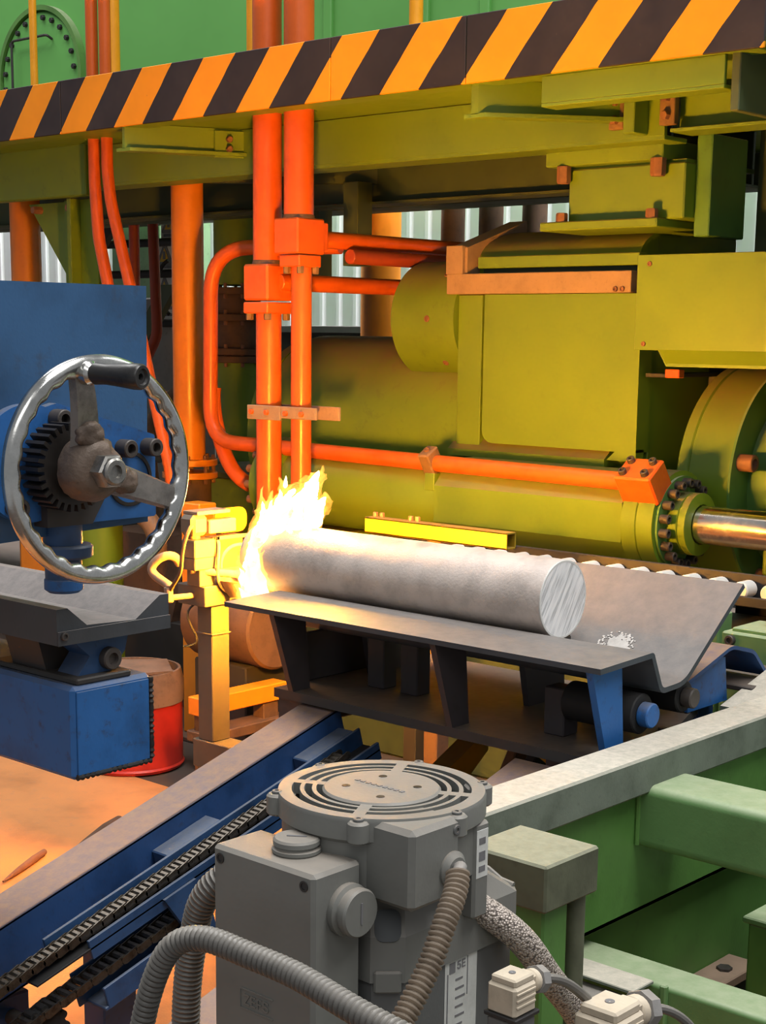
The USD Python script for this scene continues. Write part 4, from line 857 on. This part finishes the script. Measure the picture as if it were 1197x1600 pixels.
# ================================================================== red drum and burner stand
t = Thing('red_drum', 'cut down red steel drum with dusty lid between blue box and burner stand', 'drum')
dc = (-4.872, 3.912)
t.p('shell', lathe([(0, 0), (.205, 0), (.212, .012), (.206, .02), (.206, .27), (.212, .28), (.212, .295), (.195, .30), (0, .30)], (*dc, .008), (0, 0, 1), 56), 'drum_red')
t.p('upper_band', lathe([(.19, .27), (.213, .27), (.213, .35), (.200, .40), (.19, .40), (.19, .27)], (*dc, .008), (0, 0, 1), 56), 'drum_lid')
t.p('lid', cyl((*dc, .36), (*dc, .375), .196, 48), 'drum_lid')
t.p('lid_plate', prism([(dc[0]-.20, dc[1]-.05), (dc[0]+.10, dc[1]-.16), (dc[0]+.20, dc[1]+.05), (dc[0], dc[1]+.19)], 'z', .405, .415), 'drum_lid')
t.done()
t = Thing('burner_stand', 'brown square burner stand blazing yellow on the side next to the flame', 'stand')
t.p('post', box(-3.578, -3.510, 3.135, 3.208, .495, .925, .003), 'primer')
t.p('seam_strip', box(-3.581, -3.507, 3.132, 3.211, .832, .837, .001), 'primer')
t.p('head_beam', box(-3.628, -3.500, 3.100, 3.262, .925, .988, .003), 'primer')
t.p('foot_beam', box(-3.600, -3.02, 3.130, 3.216, .405, .495, .003), 'primer')
t.p('foot_leg', box(-3.59, -3.52, 3.14, 3.205, .006, .405, .003), 'primer'); t.p('foot_leg', box(-3.2, -3.1, 3.14, 3.205, .006, .405, .003), 'primer')
t.done()
t = Thing('gas_burner', 'burner head of stacked steel boxes, frame and hoses glowing beside the flame', 'burner')
t.p('lower_box', box(-3.572, -3.512, 3.090, 3.152, .988, 1.042, .002), 'primer'); t.p('middle_box', box(-3.578, -3.506, 3.066, 3.156, 1.040, 1.076, .003), 'primer'); t.p('upper_box', box(-3.568, -3.506, 3.066, 3.150, 1.076, 1.131, .003), 'primer')
t.p('frame', cat(box(-3.512, -3.507, 3.156, 3.168, 1.025, 1.137, .001), box(-3.512, -3.507, 3.278, 3.290, 1.025, 1.137, .001), box(-3.512, -3.507, 3.156, 3.290, 1.125, 1.137, .001), box(-3.512, -3.507, 3.156, 3.290, 1.025, 1.036, .001)), 'primer', 'thin square sheet frame glowing white')
t.p('frame_back', box(-3.570, -3.530, 3.160, 3.285, 1.03, 1.132, .002), 'rust_dark')
t.p('top_block', box(-3.578, -3.512, 3.064, 3.130, 1.143, 1.206, .012), 'primer'); t.p('top_tube', box(-3.540, -3.508, 3.128, 3.238, 1.147, 1.188, .003), 'rust'); t.p('top_plate', box(-3.575, -3.508, 3.08, 3.214, 1.206, 1.217, .002), 'rust')
t.p('flame_guard', prism(rrect(3.20, 3.335, 1.135, 1.212, .03), 'x', -3.575, -3.566), 'column_orange', 'dull orange sheet guard behind the burner')
t.p('neck', cyl((-3.545, 3.098, 1.130), (-3.545, 3.098, 1.145), .018, 14), 'bronze')
t.p('nozzle', cyl((-3.55, 3.085, 1.036), (-3.45, 3.20, 1.022), .012, 16), 'rust'); t.p('nozzle_block', box(-3.505, -3.455, 3.225, 3.300, 1.002, 1.028, .003), 'rust')
t.p('scoop', lathe([(.03, 0), (.070, .055), (.065, .055), (.02, .004)], (-3.475, 3.215, .95), (0, 0, 1), 24), 'rust')
for pts, r in (([(-3.505, 3.16, 1.120), (-3.49, 3.145, 1.07), (-3.49, 3.145, 1.01), (-3.49, 3.185, .965)], .0055), ([(-3.50, 3.165, 1.04), (-3.49, 3.19, 1.10), (-3.48, 3.25, 1.105), (-3.47, 3.285, 1.06)], .0055)):
    t.p('hose', tube(spline(pts, 24), r, 8), 'rust')
t.p('cable', tube(spline([(-3.520, 3.07, 1.150), (-3.455, 2.99, 1.160), (-3.465, 2.98, 1.10), (-3.472, 2.98, 1.055), (-3.508, 2.98, 1.006), (-3.532, 2.98, .964)], 30), .0065, 8), 'rust_dark')
t.p('pipe_elbow', tube(spline([(-3.56, 3.05, 1.060), (-3.590, 2.985, 1.070), (-3.602, 2.978, 1.045), (-3.578, 2.98, 1.022), (-3.523, 2.98, .995)], 24), .0135, 12), 'rust')
t.p('union', cyl((-3.53, 2.98, 1.0), (-3.524, 2.98, .952), .0135, 12), 'rust'); t.p('union_arm', cyl((-3.528, 2.985, .966), (-3.56, 3.11, .955), .009, 10), 'rust')
t.p('wire', tube(spline([(-3.565, 3.11, .925), (-3.56, 3.09, .87), (-3.54, 3.10, .82), (-3.57, 3.07, .80)], 16), .0035, 6), 'blackish')
t.done()

# ================================================================== gear motor in the foreground
t = Thing('gear_motor', 'grey gear motor with round fan cover and terminal boxes in the foreground', 'motor')
mc = V(-1.345, 1.503); zt = 1.149
def annulus(r0, r1): return Point(mc[0], mc[1]).buffer(r1, quad_segs=24).difference(Point(mc[0], mc[1]).buffer(r0, quad_segs=24))
spk = [Polygon([(mc[0]+r*math.cos(a)-w*math.sin(a), mc[1]+r*math.sin(a)+w*math.cos(a)) for r, w in ((.05, -.008), (.135, -.008), (.135, .008), (.05, .008))]) for a in [math.radians(k) for k in (28, 118, 208, 298)]]
grill = unary_union([annulus(.088, .094), annulus(.104, .110), annulus(.121, .139)] + spk).difference(Point(mc[0], mc[1]).buffer(.07))
t.p('fan_disc', cat(lathe([(0, 0), (.076, 0), (.080, .004), (.080, .009), (.077, .012), (0, .012)], (*mc, zt-.010), (0, 0, 1), 64)), 'grey', 'round disc in the middle of the fan grille')
gm = t.p('fan_grille', prism(grill, 'z', zt-.016, zt), 'grey', smooth=20)
t.p('fan_shroud', lathe([(.120, -.016), (.137, -.004), (.139, 0), (.141, -.006), (.141, -.030), (.134, -.036), (.134, -.100), (.118, -.100), (.118, -.016), (.120, -.016)], (*mc, zt), (0, 0, 1), 72), 'grey')
t.p('fan_floor', cyl((*mc, zt-.10), (*mc, zt-.09), .119, 48), 'blackish')
for k in range(7):
    a = 2*math.pi*k/7; t.p('fan_blade', obox((mc[0]+.08*math.cos(a), mc[1]+.08*math.sin(a), zt-.06), (.07, .003, .05), rot((0, 0, 1), math.degrees(a)+20), .001), 'blackish')
for a in (230, 300, 355, 55, 110, 170):
    r = math.radians(a); q = (mc[0]+.141*math.cos(r), mc[1]+.141*math.sin(r))
    l = t.p('screw_lug', cat(cyl((*q, zt-.032), (*q, zt-.003), .014, 16), obox((mc[0]+.132*math.cos(r), mc[1]+.132*math.sin(r), zt-.018), (.028, .028, .029), rot((0, 0, 1), a), .003)), 'grey')
    l.p('screw', ringy((*q, zt-.004), (0, 0, 1), .003, .007, .005, 12, .001), 'grey_dark')
for a, r in ((40, .048), (130, .048), (220, .048), (310, .048)): t.p('disc_hole', cyl((mc[0]+r*math.cos(math.radians(a)), mc[1]+r*math.sin(math.radians(a)), zt+.0015), (mc[0]+r*math.cos(math.radians(a)), mc[1]+r*math.sin(math.radians(a)), zt+.0025), .006, 12, .0003), 'black_plastic')
for k in range(9): t.p('disc_lettering', box(mc[0]-.046+.010*k, mc[0]-.040+.010*k, mc[1]-.004, mc[1]+.002, zt+.0015, zt+.0028, 0), 'print')
# connection box on the shroud
bx = t.p('fan_box', box(-1.295, -1.194, 1.392, 1.488, 1.040, 1.146, .007), 'grey', 'square connection box on the side of the fan cover')
for y, z in ((1.478, 1.130), (1.470, 1.052)): bx.p('screw', ringy((-1.196, y, z), (1, 0, 0), .003, .007, .004, 12, .001), 'grey_dark')
bx.p('grommet', lathe([(0, 0), (.024, 0), (.024, .004), (.017, .010), (.010, .010), (0, .004)], (-1.195, 1.470, 1.080), (1, 0, 0), 28), 'grey')
t.p('shroud_step', box(-1.31, -1.28, 1.385, 1.41, 1.0, 1.115, .004), 'grey')
# main terminal box (left front)
jx0, jx1, jy0, jy1, jz = -1.449, -1.269, 1.295, 1.382, 1.096
tb = t.p('terminal_box', box(jx0-.004, jx1, jy0, jy1, .72, jz, .005), 'grey', 'large terminal box with two round screw caps')
t.p('box_neck', box(-1.43, -1.29, jy1-.005, 1.42, .78, 1.02, .006), 'grey')
for x, z in ((jx0+.012, jz-.016), (jx1-.016, jz-.016)): tb.p('screw', lathe([(0, 0), (.007, 0), (.007, .001), (.0045, .001), (.004, -.002), (0, -.002)], (x, jy0-.0005, z), (0, -1, 0), 16), 'black_plastic')
pc = V(-1.352, 1.349)
cp = t.p('cap', lathe([(0, 0), (.030, 0), (.032, .003), (.032, .007), (.028, .009), (.028, .0105), (.0305, .0125), (.0305, .018), (.028, .021), (0, .021)], (*pc, jz-.001), (0, 0, 1), 40), 'grey', 'round slotted cap on top of the terminal box')
cp.p('slot', obox((*pc, jz+.0205), (.026, .003, .001), rot((0, 0, 1), 35), 0), 'print')
sc = V(jx1, 1.352, 1.04)
cp = t.p('cap', lathe([(0, 0), (.033, 0), (.034, .003), (.034, .010), (.029, .013), (.029, .016), (.0315, .018), (.0315, .026), (.029, .029), (0, .029)], sc-V(.001, 0, 0), (1, 0, 0), 40), 'grey', 'round slotted cap on the right side of the terminal box')
cp.p('slot', obox(sc+V(.0285, 0, 0), (.001, .003, .028), None, 0), 'print')
# embossed frame with letters on the front
ez = .900; ex0, ex1 = -1.400, -1.340
em = t.p('embossed_frame', cat(box(ex0, ex1, jy0-.0012, jy0, ez-.014, ez-.0125, 0), box(ex0, ex1, jy0-.0012, jy0, ez+.0125, ez+.014, 0), box(ex0-.0015, ex0, jy0-.0012, jy0, ez-.014, ez+.014, 0)), 'grey')
em.p('lettering', text('ZEFS', .014, .0012, (ex0+.006, jy0-.0002, ez-.007), (1, 0, 0), (0, 0, 1)), 'grey')
# gear housing
def octo(x0, x1, y0, y1, c, e=.012): return Polygon([(x0+e, y0), (x1-c, y0), (x1, y0+c), (x1, y1-e), (x1-e, y1), (x0+e, y1), (x0, y1-e), (x0, y0+e)])
def loft(a, za, b, zb):
    A = np.array(a.exterior.coords)[:-1]; B = np.array(b.exterior.coords)[:-1]
    return trimesh.Trimesh(np.vstack([np.c_[A, np.full(len(A), za)], np.c_[B, np.full(len(B), zb)]]), process=False).convex_hull
H0 = octo(-1.475, -1.232, 1.394, 1.672, .032); H1 = octo(-1.455, -1.268, 1.432, 1.590, .030)
t.p('housing_shoulder', loft(H0, .990, H1, 1.052), 'grey', smooth=15)
uh = t.p('upper_housing', cat(loft(H0, .928, H0, .990)), 'grey', smooth=15)
t.p('lower_housing', loft(octo(-1.472, -1.236, 1.399, 1.666, .030), .55, octo(-1.472, -1.236, 1.399, 1.666, .030), .928), 'grey_dark', smooth=15)
# screw pocket in the front chamfer
cd = V(1, -1, 0)/math.sqrt(2); ccp = V(-1.2565, 1.4185, 1.002)
pk = rrect(-.017, .017, -.022, .020, .011)
m = prism(pk, 'z', 0, .004); pn = V(.60, -.60, .53); pn /= np.linalg.norm(pn); pu = np.cross(pn, V(1, 1, 0)/math.sqrt(2)); Rm = np.stack([V(1, 1, 0)/math.sqrt(2), pu, pn], 1); m.vertices = m.vertices @ Rm.T + ccp
t.p('screw_pocket', m, 'pocket', 'dark rounded screw pocket in the chamfered corner')
t.p('pocket_lug', cat(obox(V(-1.249, 1.411, .930), (.036, .012, .030), rot((0, 0, 1), 45), .003)), 'grey')
t.p('housing_hook', tube(fillet([(-1.300, 1.640, 1.022), (-1.280, 1.655, 1.012), (-1.262, 1.662, .998), (-1.242, 1.666, .994)], .01, 4), .005, 8), 'grey')
# labels
t.p('side_rib', box(-1.250, -1.213, 1.540, 1.572, .985, 1.118, .004), 'grey')
lb = t.p('label', box(-1.2135, -1.2125, 1.544, 1.568, 1.042, 1.108, .0003), 'label', 'narrow silver label under the fan cover')
for z0, z1 in ((1.088, 1.097), (1.065, 1.078), (1.050, 1.058)): lb.p('print_block', box(-1.2126, -1.2121, 1.549, 1.562, z0, z1, 0), 'print')
lb = t.p('label', box(-1.236, -1.2352, 1.511, 1.579, .812, .932, .0003), 'label', 'silver rating plate with printed rows on the gear housing')
lb.p('lettering', text('5E', .011, .0005, (-1.2351, 1.535, .912), (0, 1, 0), (0, 0, 1), True), 'print')
lb.p('emblem', box(-1.2352, -1.2347, 1.520, 1.532, .909, .924, 0), 'print')
for k in range(7): lb.p('print_row', box(-1.2352, -1.2347, 1.533, 1.533+.022*(.7+.3*((k*37) % 5)/5), .896-.013*k, .899-.013*k, 0), 'print')
lb.p('print_column', box(-1.2352, -1.2347, 1.5155, 1.5175, .83, .91, 0), 'print'); lb.p('print_column', box(-1.2352, -1.2347, 1.5575, 1.559, .87, .925, 0), 'print')
t.p('mounting_foot', loft(octo(-1.50, -1.21, 1.41, 1.69, .03), .50, octo(-1.50, -1.21, 1.41, 1.69, .03), .55), 'grey_dark', smooth=15)
t.done()
t = Thing('motor_support', 'green support column under the gear motor', 'support'); t.p('column', box(-1.45, -1.26, 1.46, 1.64, .006, .50, .006), 'frame_green'); t.done()

# conduits and cables
single('corrugated_conduit', conduit([(-1.515, 1.20, .30), (-1.500, 1.20, .78), (-1.486, 1.20, .860), (-1.455, 1.20, .945), (-1.420, 1.205, .995), (-1.375, 1.21, 1.012), (-1.31, 1.21, 1.014), (-1.22, 1.21, 1.012), (-1.12, 1.20, 1.005), (-1.02, 1.20, .995), (-.90, 1.20, .985)], .0165, .0085, .0028, 120, 16), 'conduit',
       'thick grey corrugated conduit arching across the front of the terminal box', 'conduit', smooth=40)
single('corrugated_conduit', conduit([(-1.50, 1.48, 1.02), (-1.56, 1.45, 1.00), (-1.605, 1.42, .955), (-1.632, 1.42, .895), (-1.648, 1.42, .82), (-1.656, 1.42, .72), (-1.66, 1.42, .40)], .0215, .0075, .0025, 90, 16), 'conduit',
       'grey corrugated conduit hanging down behind the left side of the terminal box', 'conduit', smooth=40)
t = Thing('corrugated_conduit', 'tan ribbed conduit leaving the fan box and running down over the housing', 'conduit')
t.p('conduit', conduit([(-1.160, 1.440, 1.090), (-1.152, 1.428, 1.078), (-1.140, 1.396, 1.052), (-1.13, 1.356, 1.01), (-1.125, 1.313, 0.969), (-1.12, 1.274, 0.935)], .0158, .0074, .0062, 90, 16), 'conduit_tan', smooth=40)
t.p('cable_end', tube(spline([(-1.192, 1.470, 1.081), (-1.180, 1.466, 1.085), (-1.168, 1.455, 1.092), (-1.160, 1.442, 1.092), (-1.156, 1.434, 1.084)], 16), .0085, 12), 'connector_grey', smooth=True)
t.done()
single('thin_cable', tube(spline([(-1.60, 1.60, .60), (-1.72, 1.75, .63), (-1.80, 1.70, .45), (-1.86, 1.66, .02)], 24), .012, 10), 'conduit', 'thin grey cable crossing the orange gap behind the two hanging conduits', 'cable')
t = Thing('braided_hose', 'thick braided metal hose running down right of the gear housing', 'hose')
t.p('hose', tube(spline([(-1.30, 1.55, 1.02), (-1.24, 1.585, .985), (-1.205, 1.635, .935), (-1.20, 1.69, .87), (-1.20, 1.755, .80), (-1.20, 1.80, .74), (-1.20, 1.84, .60)], 60), .0205, 20), 'braid', smooth=True)
t.done()
def connector(loc, s, lab):
    t = Thing('solenoid_connector', lab, 'connector', 'cream solenoid connectors at the bottom right'); x, y, z = loc
    t.p('body', cat(box(x-.060*s, x, y-.060*s, y, z-.066*s, z-.012*s, .004), box(x-.055*s, x-.004*s, y-.056*s, y-.003*s, z-.014*s, z, .006)), 'cream')
    t.p('neck', cat(box(x-.045*s, x-.012*s, y-.006, y+.018*s, z-.052*s, z-.008*s, .006), cyl((x-.028*s, y+.012*s, z-.028*s), (x-.028*s, y+.030*s, z-.030*s), .020*s, 20)), 'cream')
    t.p('gland_nut', lathe([(0, 0), (.024*s, 0), (.025*s, .004), (.025*s, .018*s), (.020*s, .024*s), (0, .024*s)], (x-.028*s, y+.028*s, z-.030*s), (0, .97, -.24), 8), 'connector_grey', smooth=20)
    t.p('screw', lathe([(0, -.001), (.006*s, -.001), (.006*s, .001), (.003*s, .001), (0, -.0005)], (x-.030*s, y-.030*s, z), (0, 0, 1), 14), 'print')
    for k in range(3): t.p('side_rib', box(x-.001, x+.0015, y-.056*s, y-.004, z-(.026+.011*k)*s, z-(.022+.011*k)*s, .0005), 'cream')
    t.p('gasket', box(x-.063*s, x+.003, y-.063*s, y+.003, z-.072*s, z-.064*s, .002), 'black_plastic')
    t.p('coil', box(x-.06*s, x, y-.06*s, y, .70, z-.072*s, .004), 'grey_dark')
    t.done(); return V(x-.028*s, y+.052*s, z-.036*s)
c1 = connector((-1.05, 1.463, .985), .74, 'cream plug connector with grey gland nut right of the rating plate')
c2 = connector((-1.0, 1.632, .908), 1.1, 'cream plug connector at the bottom edge of the photo under the green beam')
single('connector_cable', tube(spline([tuple(c1), tuple(c1+V(.005, .035, -.012)), tuple(c1+V(.01, .09, -.055)), tuple(c1+V(.01, .135, -.095)), tuple(c1+V(.0, .18, -.20))], 30), .0065, 10), 'conduit', 'thin grey cable leaving the left connector', 'cable')
single('connector_cable', tube(spline([tuple(c2), tuple(c2+V(.01, .03, -.008)), tuple(c2+V(.03, .07, -.045)), tuple(c2+V(.03, .09, -.15))], 24), .0065, 10), 'conduit', 'thin grey cable leaving the right connector at the photo bottom', 'cable')
t = Thing('valve_manifold', 'green valve manifold under the two cream connectors', 'valve block')
t.p('block', box(-1.12, -.95, 1.34, 1.68, .55, .70, .006), 'frame_green'); t.p('stand', box(-1.09, -.98, 1.40, 1.60, .006, .55, .004), 'frame_green')
t.done()

# ================================================================== green machine frame (right)
t = Thing('frame_beam', 'long green frame beam with dusty pale top rail running from the motor to the right edge', 'frame beam')
t.p('top_rail', box(-1.862, -1.751, 2.12, 4.6, .766, .851, .005), 'beamtop', 'dusty grey top rail')
t.p('web', box(-1.80, -1.781, 2.12, 4.6, .48, .768, .002), 'frame_green')
t.p('lower_web', box(-1.862, -1.845, 2.12, 4.6, .02, .48, .002), 'frame_green')
t.p('lower_flange', box(-1.862, -1.781, 2.12, 4.6, .480, .492, .002), 'frame_green')
for y in (2.2, 4.4): t.p('stiffener', box(-1.845, -1.75, y, y+.02, .02, .48, .002), 'frame_green')
fp = t.p('foot_plate', box(-1.845, -1.755, 3.19, 3.40, .175, .20, .003), 'rust'); fp.p('bolt', hexbolt((-1.800, 3.30, .20), (0, 0, 1), .02, .008), 'bolt'); t.p('foot_block', box(-1.845, -1.77, 3.22, 3.38, .0, .175, .003), 'dark')
t.done()
def rtube(axis, a, b, p, q, r):
    return prism(rrect(p[0], p[1], q[0], q[1], r), axis, a, b)
t = Thing('cross_tube', 'rounded square green cross tube joining the long beam on the right', 'cross beam')
t.p('tube', prism(rrect(2.832, 3.00, .638, .782, .022), 'x', -1.780, -.75), 'frame_green_pale', smooth=40)
t.p('weld_bead', tube([V(-1.776, 2.832, .645), V(-1.776, 2.832, .77)], .006, 8), 'frame_green'); t.done()
t = Thing('cross_channel', 'lower pale green cross beam in the bottom right corner', 'cross beam')
t.p('beam', prism(rrect(2.608, 2.712, .24, .450, .012), 'x', -1.844, -.80), 'frame_green_pale', smooth=40)
t.p('end_plate', box(-1.56, -1.545, 2.595, 2.61, .36, .455, .003), 'frame_green_pale')
t.p('clip', box(-1.76, -1.58, 2.53, 2.607, .447, .455, .002), 'beamtop'); t.p('clip', box(-1.74, -1.57, 2.47, 2.55, .425, .433, .002), 'connector_grey')
t.p('clip_pipe', cyl((-1.70, 2.50, .40), (-1.55, 2.50, .40), .03, 18), 'connector_grey')
t.p('leg', box(-1.70, -1.60, 2.62, 2.70, .0, .24, .004), 'frame_green')
t.done()
t = Thing('gearbox_block', 'dark green box at the right edge between the two cross beams', 'machine block')
t.p('box', box(-1.60, -1.0, 3.03, 3.3, .006, .455, .006), 'frame_green'); t.p('top_plate', box(-1.61, -1.0, 3.02, 3.31, .455, .470, .003), 'frame_green_pale')
t.p('upper_box', box(-1.56, -1.0, 3.32, 3.6, .3, .60, .012), 'frame_green'); t.p('floor_foot', box(-1.56, -1.0, 3.32, 3.6, .006, .3, .004), 'frame_green')
t.done()
t = Thing('post_cap', 'square grey green cap block on a green column right behind the gear motor', 'post')
t.p('cap', box(-1.560, -1.393, 1.955, 2.107, .828, .909, .004), 'block_green')
t.p('column', box(-1.515, -1.410, 1.975, 2.045, .006, .828, .004), 'frame_green')
t.p('round_bar', cyl((-1.425, 2.085, .006), (-1.425, 2.085, .83), .0185, 20), 'block_green')
t.done()
